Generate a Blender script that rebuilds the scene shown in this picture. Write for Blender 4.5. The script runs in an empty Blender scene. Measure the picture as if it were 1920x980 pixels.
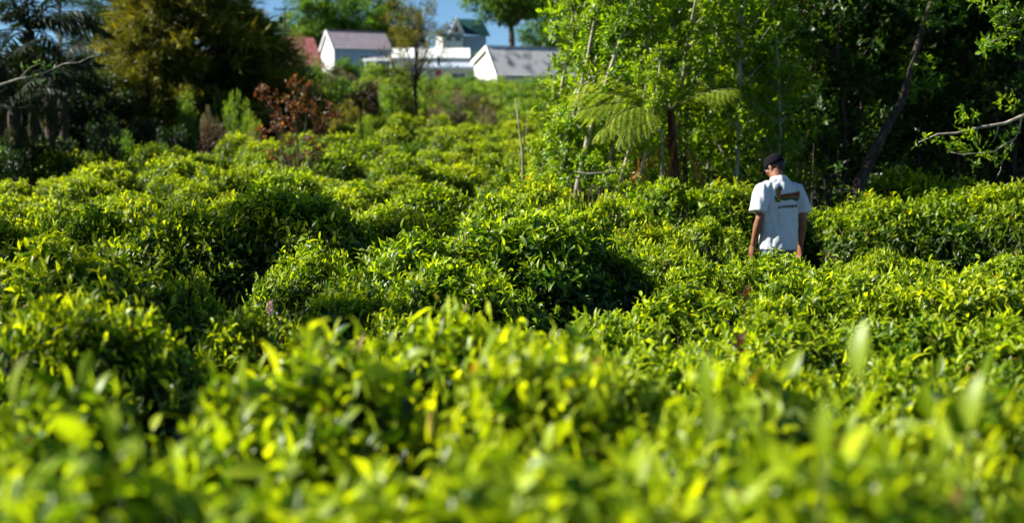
import bpy, bmesh, math, random
import numpy as np
from mathutils import Vector, Matrix, noise
from mathutils.bvhtree import BVHTree

R = math.radians
PI = math.pi
scene = bpy.context.scene
col = scene.collection

# ---------------------------------------------------------------- camera
CAM_Z = 1.65
cd = bpy.data.cameras.new("camera")
cam = bpy.data.objects.new("camera", cd)
col.objects.link(cam)
cam.location = (0, 0, CAM_Z)
cam.rotation_euler = (R(90 - 3.97), 0, 0)
cd.lens = 50
cd.sensor_width = 36
cd.clip_start = 0.05
cd.clip_end = 4000
cd.dof.use_dof = True
cd.dof.focus_distance = 9.6
cd.dof.aperture_fstop = 1.9
cd.dof.aperture_blades = 9
scene.camera = cam

# ---------------------------------------------------------------- sky and sun
to_sun = Vector((-0.80, 0.05, 0.57)).normalized()
sun_el = math.asin(to_sun.z)
sun_az = math.atan2(to_sun.x, to_sun.y)
w = bpy.data.worlds.new("World")
scene.world = w
w.use_nodes = True
nt = w.node_tree
nt.nodes.clear()
sky = nt.nodes.new("ShaderNodeTexSky")
sky.sky_type = 'NISHITA'
sky.sun_disc = False
sky.sun_elevation = sun_el
sky.sun_rotation = sun_az
sky.altitude = 1800
sky.air_density = 0.9
sky.dust_density = 0.1
sky.ozone_density = 3.0
tn = nt.nodes.new("ShaderNodeMix"); tn.data_type = 'RGBA'; tn.blend_type = 'MULTIPLY'
tn.inputs[0].default_value = 1.0
tn.inputs[7].default_value = (0.72, 0.90, 1.0, 1)
bg = nt.nodes.new("ShaderNodeBackground")
bg.inputs[1].default_value = 0.050
ow = nt.nodes.new("ShaderNodeOutputWorld")
nt.links.new(sky.outputs[0], tn.inputs[6])
nt.links.new(tn.outputs[2], bg.inputs[0])
nt.links.new(bg.outputs[0], ow.inputs[0])
sd = bpy.data.lights.new("sun", 'SUN')
sd.energy = 5.0
sd.angle = R(0.53)
sd.color = (1.0, 0.95, 0.85)
so = bpy.data.objects.new("sun", sd)
so.rotation_euler = to_sun.to_track_quat('Z', 'Y').to_euler()
so.location = (-20, 0, 30)
col.objects.link(so)
scene.view_settings.view_transform = 'Standard'
scene.view_settings.look = 'None'
scene.view_settings.exposure = 1.36
scene.view_settings.gamma = 1.0
scene.cycles.max_bounces = 8
scene.cycles.transparent_max_bounces = 8
scene.cycles.use_denoising = True

# ---------------------------------------------------------------- terrain
GY = np.array([-60, 0, 13, 20, 30, 45, 60, 80, 100, 130, 160, 250, 600, 3000], float)
GZ = np.array([0, 0, 0, .28, .75, 1.6, 2.7, 4.4, 5.9, 9.2, 9.8, 9.0, 6.0, 2.0], float)
_fy = np.linspace(-60, 3000, 6121)
_fz = np.interp(_fy, GY, GZ)
_k = np.ones(9) / 9
_fz = np.convolve(np.pad(_fz, 4, mode='edge'), _k, 'valid')


def gz(x, y):
    z = np.interp(y, _fy, _fz)
    b = 0.05 * np.sin(x * 0.7 + 1.3) * np.sin(y * 0.53 + .4)
    b = b * np.clip((y - 13) / 8, 0, 1)
    return z + b


def gzf(x, y):
    return float(gz(np.array(float(x)), np.array(float(y))))


F = 2666.7


def at(px, py, d):
    """the place seen at a photo pixel, at distance d along the view"""
    return Vector(((px - 960) / F * d, d, CAM_Z + (305 - py) / F * d))


# ---------------------------------------------------------------- materials
def mat_new(name):
    m = bpy.data.materials.new(name)
    m.use_nodes = True
    m.node_tree.nodes.clear()
    return m, m.node_tree


def mixrgb(t, a, b, fac, mode='MIX'):
    n = t.nodes.new("ShaderNodeMix"); n.data_type = 'RGBA'; n.blend_type = mode
    for sock, v in ((n.inputs[6], a), (n.inputs[7], b), (n.inputs[0], fac)):
        if hasattr(v, 'links') or hasattr(v, 'is_linked'):
            t.links.new(v, sock)
        elif isinstance(v, tuple):
            sock.default_value = (*v, 1)
        else:
            sock.default_value = v
    return n.outputs[2]


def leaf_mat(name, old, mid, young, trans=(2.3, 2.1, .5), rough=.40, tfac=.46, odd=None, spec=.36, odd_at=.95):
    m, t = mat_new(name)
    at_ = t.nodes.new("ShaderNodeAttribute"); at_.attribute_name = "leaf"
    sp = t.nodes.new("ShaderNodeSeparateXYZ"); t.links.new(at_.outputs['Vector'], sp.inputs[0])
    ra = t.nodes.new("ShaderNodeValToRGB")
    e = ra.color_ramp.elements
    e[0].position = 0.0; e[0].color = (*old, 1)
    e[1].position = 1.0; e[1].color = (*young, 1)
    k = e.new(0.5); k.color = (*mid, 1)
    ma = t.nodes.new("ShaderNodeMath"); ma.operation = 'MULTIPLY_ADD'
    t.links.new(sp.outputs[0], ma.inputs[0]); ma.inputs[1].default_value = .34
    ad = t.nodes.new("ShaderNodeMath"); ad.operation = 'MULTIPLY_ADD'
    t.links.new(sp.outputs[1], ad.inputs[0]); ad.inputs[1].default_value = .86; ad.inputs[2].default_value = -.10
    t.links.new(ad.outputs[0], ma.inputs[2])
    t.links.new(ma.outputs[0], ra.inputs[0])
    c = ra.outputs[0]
    if odd:
        gt = t.nodes.new("ShaderNodeMath"); gt.operation = 'GREATER_THAN'
        t.links.new(sp.outputs[0], gt.inputs[0]); gt.inputs[1].default_value = odd_at
        c = mixrgb(t, c, odd, gt.outputs[0])
    # pale midrib
    lt = t.nodes.new("ShaderNodeMapRange")
    t.links.new(sp.outputs[2], lt.inputs[0]); lt.inputs[1].default_value = .0; lt.inputs[2].default_value = .16
    lt.inputs[3].default_value = .35; lt.inputs[4].default_value = 0
    c = mixrgb(t, c, (young[0] * 1.1, young[1] * 1.1, young[2] * 1.2), lt.outputs[0])
    # each plant its own tone
    oi = t.nodes.new("ShaderNodeObjectInfo")
    mr = t.nodes.new("ShaderNodeMapRange"); t.links.new(oi.outputs['Random'], mr.inputs[0])
    mr.inputs[3].default_value = .86; mr.inputs[4].default_value = 1.14
    hs = t.nodes.new("ShaderNodeHueSaturation"); t.links.new(c, hs.inputs['Color']); t.links.new(mr.outputs[0], hs.inputs['Value'])
    mr2 = t.nodes.new("ShaderNodeMapRange"); t.links.new(oi.outputs['Random'], mr2.inputs[0])
    mr2.inputs[3].default_value = .512; mr2.inputs[4].default_value = .488
    t.links.new(mr2.outputs[0], hs.inputs['Hue'])
    # wear on the blade
    tc = t.nodes.new("ShaderNodeTexCoord")
    nz = t.nodes.new("ShaderNodeTexNoise"); nz.inputs['Scale'].default_value = 60; nz.inputs['Detail'].default_value = 2
    t.links.new(tc.outputs['Object'], nz.inputs['Vector'])
    mr3 = t.nodes.new("ShaderNodeMapRange"); t.links.new(nz.outputs[0], mr3.inputs[0])
    mr3.inputs[1].default_value = .3; mr3.inputs[2].default_value = .7
    mr3.inputs[3].default_value = .8; mr3.inputs[4].default_value = 1.2
    c2 = mixrgb(t, hs.outputs[0], (1, 1, 1), 1.0, 'MULTIPLY')
    vm = t.nodes.new("ShaderNodeVectorMath"); vm.operation = 'SCALE'
    t.links.new(c2, vm.inputs[0]); t.links.new(mr3.outputs[0], vm.inputs['Scale'])
    base = vm.outputs[0]
    tv = t.nodes.new("ShaderNodeVectorMath"); tv.operation = 'MULTIPLY'
    t.links.new(base, tv.inputs[0]); tv.inputs[1].default_value = trans
    p = t.nodes.new("ShaderNodeBsdfPrincipled")
    t.links.new(base, p.inputs['Base Color'])
    rr = t.nodes.new("ShaderNodeMapRange"); t.links.new(sp.outputs[0], rr.inputs[0])
    rr.inputs[3].default_value = rough * .8; rr.inputs[4].default_value = rough * 1.35
    t.links.new(rr.outputs[0], p.inputs['Roughness'])
    p.inputs['Specular IOR Level'].default_value = spec
    tr = t.nodes.new("ShaderNodeBsdfTranslucent"); t.links.new(tv.outputs[0], tr.inputs[0])
    mx = t.nodes.new("ShaderNodeMixShader"); mx.inputs[0].default_value = tfac
    t.links.new(p.outputs[0], mx.inputs[1]); t.links.new(tr.outputs[0], mx.inputs[2])
    o = t.nodes.new("ShaderNodeOutputMaterial"); t.links.new(mx.outputs[0], o.inputs[0])
    return m


def solid_mat(name, c1, c2, scale=8, rough=.8, bump=.2, stretch=(1, 1, 1), spec=.3, detail=4, lo=.35, hi=.65):
    m, t = mat_new(name)
    tc = t.nodes.new("ShaderNodeTexCoord")
    mp = t.nodes.new("ShaderNodeMapping"); mp.inputs['Scale'].default_value = stretch
    t.links.new(tc.outputs['Object'], mp.inputs[0])
    nz = t.nodes.new("ShaderNodeTexNoise"); nz.inputs['Scale'].default_value = scale; nz.inputs['Detail'].default_value = detail
    t.links.new(mp.outputs[0], nz.inputs['Vector'])
    mr = t.nodes.new("ShaderNodeMapRange"); t.links.new(nz.outputs[0], mr.inputs[0])
    mr.inputs[1].default_value = lo; mr.inputs[2].default_value = hi
    c = mixrgb(t, c1, c2, mr.outputs[0])
    p = t.nodes.new("ShaderNodeBsdfPrincipled")
    t.links.new(c, p.inputs['Base Color'])
    p.inputs['Roughness'].default_value = rough
    p.inputs['Specular IOR Level'].default_value = spec
    if bump:
        b = t.nodes.new("ShaderNodeBump"); b.inputs['Strength'].default_value = bump; b.inputs['Distance'].default_value = .01
        t.links.new(nz.outputs[0], b.inputs['Height']); t.links.new(b.outputs[0], p.inputs['Normal'])
    o = t.nodes.new("ShaderNodeOutputMaterial"); t.links.new(p.outputs[0], o.inputs[0])
    return m


M = {}
M['tea'] = leaf_mat('tea_leaf', (.003, .013, .003), (.034, .098, .004), (.40, .50, .014), odd=(.20, .12, .03), odd_at=.992)  # old tone taken near black to deepen the shaded flanks
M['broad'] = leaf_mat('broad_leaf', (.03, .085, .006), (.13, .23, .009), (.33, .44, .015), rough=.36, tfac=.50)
M['broad_shade'] = leaf_mat('shaded_broad_leaf', (.010, .032, .005), (.030, .080, .008), (.08, .15, .012), rough=.4, tfac=.35)  # darker copy of the broad leaf: the wood's shade put into its colour
M['light'] = leaf_mat('light_leaf', (.05, .11, .012), (.12, .21, .02), (.20, .30, .03), rough=.5, tfac=.4)
M['green'] = leaf_mat('mid_green_leaf', (.02, .07, .008), (.06, .14, .012), (.13, .22, .02), rough=.5, tfac=.4)
M['dark'] = leaf_mat('dark_leaf', (.005, .014, .004), (.012, .033, .006), (.032, .068, .010), rough=.5, tfac=.25)  # near-black green; on the left trees it carries their shaded near side
M['olive'] = leaf_mat('olive_leaf', (.05, .06, .01), (.12, .12, .015), (.20, .19, .02), rough=.55, tfac=.35)
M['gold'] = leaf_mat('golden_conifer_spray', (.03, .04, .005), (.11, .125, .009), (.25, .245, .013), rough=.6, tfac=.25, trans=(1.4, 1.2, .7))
M['brown'] = leaf_mat('dark_brown_leaf', (.02, .010, .006), (.045, .022, .010), (.08, .05, .012), rough=.5, tfac=.25, trans=(1.6, 1.2, .7))
M['red'] = leaf_mat('russet_leaf', (.045, .020, .010), (.12, .050, .020), (.11, .13, .018), rough=.5, tfac=.35,
                    trans=(1.8, 1.2, .8), odd=(.55, .28, .03), odd_at=.95)
M['dry'] = leaf_mat('dry_leaf', (.08, .06, .035), (.16, .13, .07), (.22, .2, .08), rough=.7, tfac=.25, trans=(1.3, 1.2, .9))
M['fern'] = leaf_mat('fern_pinna', (.08, .14, .012), (.22, .29, .018), (.34, .42, .03), rough=.55, tfac=.5, trans=(2.0, 1.9, .8))
M['fern_dead'] = leaf_mat('dead_fern_pinna', (.10, .05, .01), (.28, .14, .02), (.40, .22, .03), rough=.7, tfac=.3, trans=(1.3, 1.1, .8))
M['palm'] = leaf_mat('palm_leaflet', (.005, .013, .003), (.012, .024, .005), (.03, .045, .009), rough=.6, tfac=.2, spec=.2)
M['palm_dry'] = leaf_mat('dry_palm_leaflet', (.03, .03, .012), (.08, .075, .03), (.15, .14, .055), rough=.8, tfac=.2, spec=.1, trans=(1.3, 1.2, .8))
M['bark'] = solid_mat('grey_brown_bark', (.05, .038, .026), (.16, .13, .10), 14, .9, .8, (1, 1, .25))
M['bark_dark'] = solid_mat('dark_bark', (.02, .015, .01), (.06, .045, .033), 14, .9, .8, (1, 1, .25))
M['bark_pale'] = solid_mat('pale_bark', (.20, .17, .13), (.42, .38, .31), 18, .85, .5, (1, 1, .2))
M['fern_trunk'] = solid_mat('red_brown_fern_trunk', (.03, .012, .008), (.12, .05, .03), 40, .95, 1, (1, 1, .15))
M['stem'] = solid_mat('green_stem', (.06, .09, .015), (.14, .15, .03), 20, .6, .2)
M['white'] = solid_mat('white_paint', (.72, .72, .70), (.82, .82, .80), 3, .6, .05)
M['offwhite'] = solid_mat('weathered_white_paint', (.60, .60, .60), (.80, .79, .78), 1.2, .7, .05)
M['cream'] = solid_mat('cream_render', (.74, .70, .58), (.80, .77, .66), 2, .8, .05)
M['blue_shade'] = solid_mat('pale_blue_shade', (.28, .38, .52), (.36, .46, .60), 2, .7, .05)  # house front's bluish shade put into the colour; also on a door and side wall
M['roof_mauve'] = solid_mat('mauve_grey_metal_roof', (.24, .20, .22), (.31, .27, .29), 1.5, .55, .05, (3, .5, 1))
M['roof_grey'] = solid_mat('weathered_grey_metal_roof', (.10, .11, .13), (.46, .45, .43), 1.1, .65, .05, (1.2, .5, 1), detail=8, lo=.32, hi=.5)
M['roof_green'] = solid_mat('dark_green_roof', (.010, .05, .045), (.02, .075, .065), 2, .5, .05)
M['roof_red'] = solid_mat('faded_red_roof', (.38, .10, .08), (.52, .22, .18), 2, .7, .05)
M['roof_blue'] = solid_mat('pale_blue_grey_roof', (.34, .40, .48), (.45, .5, .58), 2, .5, .05)
M['trimgrey'] = solid_mat('grey_green_trim', (.20, .27, .25), (.26, .33, .31), 3, .6, .05)
M['glass'] = solid_mat('dark_window_glass', (.02, .03, .04), (.05, .06, .07), 1, .08, 0, spec=.8)
M['redpaint'] = solid_mat('red_paint', (.45, .08, .05), (.55, .14, .1), 4, .6, .05)
M['darkmetal'] = solid_mat('dark_pole', (.02, .018, .016), (.05, .045, .04), 6, .8, .2)
M['skin'] = solid_mat('skin', (.20, .085, .045), (.26, .115, .062), 9, .5, .03, spec=.4)
M['shirt'] = solid_mat('white_cotton', (.52, .55, .58), (.62, .64, .66), 5, .85, .1)
M['jeans'] = solid_mat('blue_denim', (.03, .06, .16), (.06, .10, .22), 60, .85, .2)
M['cap'] = solid_mat('dark_navy_cap', (.004, .004, .007), (.008, .008, .012), 40, .95, .1, spec=.1)
M['hair'] = solid_mat('black_hair', (.008, .006, .005), (.02, .015, .012), 80, .5, .4)
M['ink_dark'] = solid_mat('dark_print', (.015, .02, .02), (.03, .035, .035), 30, .8, 0)
M['ink_brown'] = solid_mat('brown_print', (.26, .075, .02), (.36, .12, .03), 30, .8, 0)
M['ink_orange'] = solid_mat('ochre_print', (.22, .12, .02), (.30, .16, .03), 30, .8, 0)
M['ink_green'] = solid_mat('green_print', (.02, .07, .04), (.05, .12, .06), 30, .8, 0)
M['pink'] = solid_mat('pink_petal', (.45, .18, .30), (.62, .32, .42), 30, .6, 0)
M['white_eye'] = solid_mat('eye_white', (.6, .58, .55), (.7, .68, .65), 10, .3, 0)


# ground
def ground_mat():
    m, t = mat_new('soil_and_litter')
    tc = t.nodes.new("ShaderNodeTexCoord")
    n1 = t.nodes.new("ShaderNodeTexNoise"); n1.inputs['Scale'].default_value = 6; n1.inputs['Detail'].default_value = 8
    n2 = t.nodes.new("ShaderNodeTexNoise"); n2.inputs['Scale'].default_value = .25; n2.inputs['Detail'].default_value = 4
    t.links.new(tc.outputs['Object'], n1.inputs['Vector']); t.links.new(tc.outputs['Object'], n2.inputs['Vector'])
    c = mixrgb(t, (.018, .012, .007), (.06, .045, .025), n1.outputs[0])
    mr = t.nodes.new("ShaderNodeMapRange"); t.links.new(n2.outputs[0], mr.inputs[0])
    mr.inputs[1].default_value = .45; mr.inputs[2].default_value = .6
    c = mixrgb(t, c, (.03, .06, .012), mr.outputs[0])
    p = t.nodes.new("ShaderNodeBsdfPrincipled"); t.links.new(c, p.inputs['Base Color']); p.inputs['Roughness'].default_value = .95
    b = t.nodes.new("ShaderNodeBump"); b.inputs['Strength'].default_value = .8; b.inputs['Distance'].default_value = .05
    t.links.new(n1.outputs[0], b.inputs['Height']); t.links.new(b.outputs[0], p.inputs['Normal'])
    o = t.nodes.new("ShaderNodeOutputMaterial"); t.links.new(p.outputs[0], o.inputs[0])
    return m


M['ground'] = ground_mat()


# ---------------------------------------------------------------- object helpers
def link(o, parent=None):
    col.objects.link(o)
    if parent is not None:
        o.parent = parent
    return o


def tag(o, label=None, cat=None, group=None, kind=None):
    if label: o['label'] = label
    if cat: o['category'] = cat
    if group: o['group'] = group
    if kind: o['kind'] = kind
    return o


def thing(name, label, cat, loc=(0, 0, 0), rz=0., group=None):
    o = bpy.data.objects.new(name, None)
    o.empty_display_size = .1
    link(o)
    o.location = loc
    o.rotation_euler = (0, 0, rz)
    return tag(o, label, cat, group)


def mobj(name, me, mat=None, parent=None):
    o = bpy.data.objects.new(name, me)
    if mat is not None and len(me.materials) == 0:
        me.materials.append(mat)
    elif mat is not None and me.materials[0] != mat:
        o.material_slots[0].link = 'OBJECT'
        o.material_slots[0].material = mat
    return link(o, parent)


def np_mesh(name, V, faces_by_size, smooth=True, leaf=None):
    """faces_by_size: list of int arrays (n, k)"""
    me = bpy.data.meshes.new(name)
    V = np.ascontiguousarray(V, dtype=np.float32)
    me.vertices.add(len(V))
    me.vertices.foreach_set('co', V.ravel())
    fl = [np.asarray(f, dtype=np.int32) for f in faces_by_size if len(f)]
    idx = np.concatenate([f.ravel() for f in fl])
    tot = np.concatenate([np.full(len(f), f.shape[1], np.int32) for f in fl])
    start = np.concatenate([[0], np.cumsum(tot)[:-1]]).astype(np.int32)
    me.loops.add(len(idx))
    me.loops.foreach_set('vertex_index', idx)
    me.polygons.add(len(tot))
    me.polygons.foreach_set('loop_start', start)
    me.polygons.foreach_set('loop_total', tot)
    if smooth:
        me.polygons.foreach_set('use_smooth', np.ones(len(tot), dtype=bool))
    if leaf is not None:
        a = me.attributes.new('leaf', 'FLOAT_VECTOR', 'POINT')
        a.data.foreach_set('vector', np.ascontiguousarray(leaf, dtype=np.float32).ravel())
    me.update()
    return me


def nrm(a):
    return a / np.maximum(np.linalg.norm(a, axis=-1, keepdims=True), 1e-9)


LOD = {
    1: ([.45], [1.0]),
    2: ([.32, .70], [.92, .72]),
    3: ([.25, .55, .82], [.82, 1.0, .55]),
    5: ([.12, .30, .5, .7, .87], [.5, .9, 1.0, .82, .42]),
}


def leaf_template(lod):
    us, ps = LOD[lod]
    V = [(0, 0)]
    for u, p in zip(us, ps):
        V += [(u, -p), (u, 0), (u, p)]
    V.append((1, 0))
    n = len(us)
    tri = [(0, 2, 1), (0, 3, 2)]
    quad = []
    for i in range(n - 1):
        a = 1 + 3 * i
        quad += [(a, a + 1, a + 4, a + 3), (a + 1, a + 2, a + 5, a + 4)]
    a = 1 + 3 * (n - 1); t = len(V) - 1
    tri += [(a, a + 1, t), (a + 1, a + 2, t)]
    return np.array(V, float), np.array(tri), np.array(quad).reshape(-1, 4)


def leaves_arrays(P, D, N, L, W, curl, fold, rnd, young, lod):
    T, tri, quad = leaf_template(lod)
    n = len(P); k = len(T)
    D = nrm(D); S = nrm(np.cross(D, N)); N = np.cross(S, D)
    u = T[:, 0][None, :, None]; v = T[:, 1][None, :, None]
    L = np.asarray(L).reshape(-1, 1, 1) * np.ones((n, 1, 1))
    W = np.asarray(W).reshape(-1, 1, 1) * np.ones((n, 1, 1))
    curl = np.asarray(curl).reshape(-1, 1, 1) * np.ones((n, 1, 1))
    fold = np.asarray(fold).reshape(-1, 1, 1) * np.ones((n, 1, 1))
    V = (P[:, None, :] + D[:, None, :] * (L * (u - .25 * np.abs(curl) * u ** 2)) + S[:, None, :] * (W * .5 * v)
         + N[:, None, :] * (fold * W * .5 * np.abs(v) - curl * L * u ** 2))
    at_ = np.empty((n, k, 3))
    at_[:, :, 0] = np.asarray(rnd).reshape(-1, 1)
    at_[:, :, 1] = np.asarray(young).reshape(-1, 1)
    at_[:, :, 2] = np.abs(T[:, 1])[None, :]
    off = (np.arange(n) * k)[:, None, None]
    return V.reshape(-1, 3), (tri[None] + off).reshape(-1, 3), (quad[None] + off).reshape(-1, 4), at_.reshape(-1, 3)


def leaves_mesh(name, *a, **k):
    V, t, q, at_ = leaves_arrays(*a, **k)
    return np_mesh(name, V, [t, q], True, at_)


class Tubes:
    def __init__(s):
        s.V = []; s.Q = []; s.T = []; s.n = 0

    def tube(s, pts, rad, sides=6, cap=True):
        pts = np.asarray(pts, float); rad = np.asarray(rad, float) * np.ones(len(pts))
        tg = np.gradient(pts, axis=0); tg = nrm(tg)
        ref = np.array([0.31, .95, .11]) if abs(tg[0][1]) < .9 else np.array([1., 0, 0])
        A = nrm(np.cross(tg, ref)); B = np.cross(tg, A)
        th = np.linspace(0, 2 * PI, sides, endpoint=False)
        ring = pts[:, None] + rad[:, None, None] * (np.cos(th)[None, :, None] * A[:, None] + np.sin(th)[None, :, None] * B[:, None])
        m = len(pts); b = s.n
        s.V.append(ring.reshape(-1, 3))
        i = np.arange(m - 1)[:, None] * sides; j = np.arange(sides)[None]; j2 = (j + 1) % sides
        s.Q.append(np.stack([b + i + j, b + i + j2, b + i + sides + j2, b + i + sides + j], -1).reshape(-1, 4))
        s.n += m * sides
        if cap:
            s.V.append(pts[-1:] + tg[-1:] * rad[-1] * .5)
            jj = np.arange(sides); l = b + (m - 1) * sides
            s.T.append(np.stack([l + jj, l + (jj + 1) % sides, np.full(sides, s.n)], -1))
            s.n += 1

    def mesh(s, name, smooth=True):
        V = np.concatenate(s.V)
        f = [np.concatenate(s.Q)]
        if s.T: f.append(np.concatenate(s.T))
        return np_mesh(name, V, f, smooth)


def ball(rng, n):
    return nrm(rng.normal(size=(n, 3)))


# ---------------------------------------------------------------- tea bushes
def dome_points(rng, n, Rb, H, ph):
    """points, normals on the plucked top and the flanks of a tea bush of base radius Rb, height H"""
    top = rng.random(n) < .54
    th = rng.random(n) * 2 * PI
    lob = 1 + .10 * np.sin(2 * th + ph[0]) + .07 * np.sin(3 * th + ph[1]) + .05 * np.sin(5 * th + ph[2])
    Rt = Rb * lob
    r = np.where(top, Rt * np.sqrt(rng.random(n)) * .93, 0)
    # flank: parameter s 0 (shoulder) .. 1 (ground)
    s = rng.random(n) ** 1.15 * .92
    rf = Rt * (.93 + .10 * np.sin(np.minimum(s * 1.4, 1) * PI * .6) - .30 * np.clip(s - .5, 0, 1))
    zt = H * (1 - .42 * (r / Rt) ** 2.1)
    zf = H * .60 * (1 - s)
    rr = np.where(top, r, rf); z = np.where(top, zt, zf)
    x = rr * np.cos(th); y = rr * np.sin(th)
    lump = .045 * np.sin(x * 7 + ph[0]) * np.sin(y * 8 + ph[1]) + .04 * np.sin(x * 15 + ph[2]) * np.sin(y * 13 + ph[0])
    z = z + np.where(top, lump, 0)
    rad = np.stack([np.cos(th), np.sin(th), np.zeros(n)], 1)
    sl = np.where(top, (r / Rt) ** 2 * .9, 1.0)[:, None]
    Nn = nrm(rad * sl + np.array([0, 0, 1.]) * np.where(top, 1.0, .55)[:, None])
    return np.stack([x, y, z], 1), Nn, top, s


def shoots(rng, P, Nn, vig, nl=6, L0=.085):
    """turn shoot bases into leaves; vig 0..1 is how young and upright the shoot is, with crest light and flank shade mixed in"""
    n = len(P)
    ax = nrm(Nn * .60 + np.array([0, 0, .45]) + rng.normal(size=(n, 3)) * .42)
    ref = ball(rng, n)
    A = nrm(np.cross(ax, ref)); B = np.cross(ax, A)
    sl = (.035 + .065 * rng.random(n)) * (.7 + .6 * vig)
    out = []
    ph0 = rng.random(n) * 2 * PI
    for i in range(nl):
        t = i / (nl - 1)
        ph = ph0 + i * 2.4 + rng.normal(size=n) * .25
        ang = np.radians(92 - 54 * t + rng.normal(size=n) * 16)
        radv = A * np.cos(ph)[:, None] + B * np.sin(ph)[:, None]
        D = ax * np.cos(ang)[:, None] + radv * np.sin(ang)[:, None]
        D[:, 2] -= .12 * (1 - t)
        N = ax * np.sin(ang)[:, None] - radv * np.cos(ang)[:, None]
        N = N + rng.normal(size=(n, 3)) * .22
        p = P + ax * (sl * (t * .95 + .05))[:, None]
        L = L0 * (1.12 - .45 * t) * (.62 + .75 * rng.random(n))
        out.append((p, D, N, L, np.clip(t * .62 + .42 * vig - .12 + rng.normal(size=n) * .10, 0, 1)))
    P_, D_, N_, L_, Y_ = [np.concatenate([o[j] for o in out]) for j in range(5)]
    return P_, D_, N_, L_, Y_


def tea_mesh(name, seed, Rb, H, nsh, lod, L0=.085, nl=6, boost=0.):
    rng = np.random.default_rng(seed)
    ph = rng.random(3) * 6.28
    P, Nn, top, s = dome_points(rng, nsh, Rb, H, ph)
    dep = rng.exponential(.033, nsh)
    P = P - Nn * np.minimum(dep, .22)[:, None]
    P = P - Nn * .06
    P[:, 2] = np.maximum(P[:, 2], .05)
    vig = np.clip(np.where(top, .30 + .72 * np.clip((P[:, 2] / H - .55) / .33, 0, 1), .14 - .30 * s) - dep * 3.6 + rng.normal(size=nsh) * .12 + boost * top, 0, 1)  # lighter crest, darker flank and inside: new flush plus shade put into colour
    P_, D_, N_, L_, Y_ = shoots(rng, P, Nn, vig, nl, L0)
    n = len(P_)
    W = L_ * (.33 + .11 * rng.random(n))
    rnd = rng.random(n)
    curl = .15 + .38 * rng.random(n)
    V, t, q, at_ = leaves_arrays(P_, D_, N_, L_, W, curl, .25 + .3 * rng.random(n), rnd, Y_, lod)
    me = np_mesh(name, V, [t, q], True, at_)
    me.materials.append(M['tea'])
    return me, ph


def stems_mesh(name, seed, Rb, H):
    rng = np.random.default_rng(seed)
    tb = Tubes()
    for i in range(22):
        a = rng.random() * 6.28; r = Rb * math.sqrt(rng.random()) * .85
        e = np.array([r * math.cos(a), r * math.sin(a), H * (.72 + .12 * rng.random())])
        b = np.array([math.cos(a), math.sin(a), 0]) * .09 * rng.random(); b[2] = -.05
        k1 = b + (e - b) * .35 + np.array([0, 0, .02]) + rng.normal(size=3) * .03
        k2 = b + (e - b) * .7 + np.array([0, 0, .05]) + rng.normal(size=3) * .03
        tb.tube([b, k1, k2, e], [.016, .011, .008, .003], 5)
    me = tb.mesh(name); me.materials.append(M['bark'])
    return me


TR, TH = .78, 1.0
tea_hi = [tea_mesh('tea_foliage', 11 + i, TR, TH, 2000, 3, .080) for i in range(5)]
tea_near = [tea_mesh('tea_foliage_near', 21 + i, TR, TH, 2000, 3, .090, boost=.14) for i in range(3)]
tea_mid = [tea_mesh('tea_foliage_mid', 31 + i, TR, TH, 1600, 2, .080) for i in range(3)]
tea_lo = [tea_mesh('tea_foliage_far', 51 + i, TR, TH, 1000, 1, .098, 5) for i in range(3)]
tea_stems = [stems_mesh('tea_trunk', 71 + i, TR, TH) for i in range(3)]

# single leaves that can be picked out, as shared meshes
single = []
_r = np.random.default_rng(5)
for i in range(10):
    young = i / 9
    me = leaves_mesh('single_leaf', np.zeros((1, 3)), np.array([[1., 0, 0]]), np.array([[0, 0, 1.]]), [1.0],
                     [.36 + .09 * _r.random()], [.12 + .3 * _r.random()], [.3 + .3 * _r.random()], [_r.random() * .9], [young], 5)
    me.materials.append(M['tea'])
    single.append(me)

TEA_GROUP = 'clipped tea bushes of the field'
placed = []      # (x, y, R) of every bush
rnd = random.Random(3)


def add_leaf_parts(root, seed, Rb, H, ph, nshoots, L0, sink=.03, nl=5, front=None):
    rng = np.random.default_rng(seed)
    P, Nn, top, s = dome_points(rng, nshoots * 6, TR, TH, ph)
    keep = top.copy()
    if front is not None:                    # on the side the photograph shows
        dirs = P[:, :2] @ front
        keep = (top | (s < .3)) & (dirs > -.45)
    P = P[keep][:nshoots]; Nn = Nn[keep][:nshoots]
    P = P - Nn * sink
    vig = np.clip(.8 + rng.normal(size=len(P)) * .25, 0, 1)
    P_, D_, N_, L_, Y_ = shoots(rng, P, Nn, vig, nl, L0)
    sx = Rb / TR; sz = H / TH
    for p, d, n, l, yv in zip(P_, D_, N_, L_, Y_):
        d = nrm(d); sd_ = nrm(np.cross(d, n)); n = np.cross(sd_, d)
        me = single[min(9, int(yv * 10))]
        o = bpy.data.objects.new('leaf', me)
        # the bush root carries no scale: bake it into the position only
        q = (p[0] * sx, p[1] * sx, p[2] * sz)
        o.matrix_local = Matrix(((d[0] * l, -sd_[0] * l, n[0] * l, q[0]),
                                 (d[1] * l, -sd_[1] * l, n[1] * l, q[1]),
                                 (d[2] * l, -sd_[2] * l, n[2] * l, q[2]),
                                 (0, 0, 0, 1)))
        o.parent = root
        col.objects.link(o)


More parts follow.
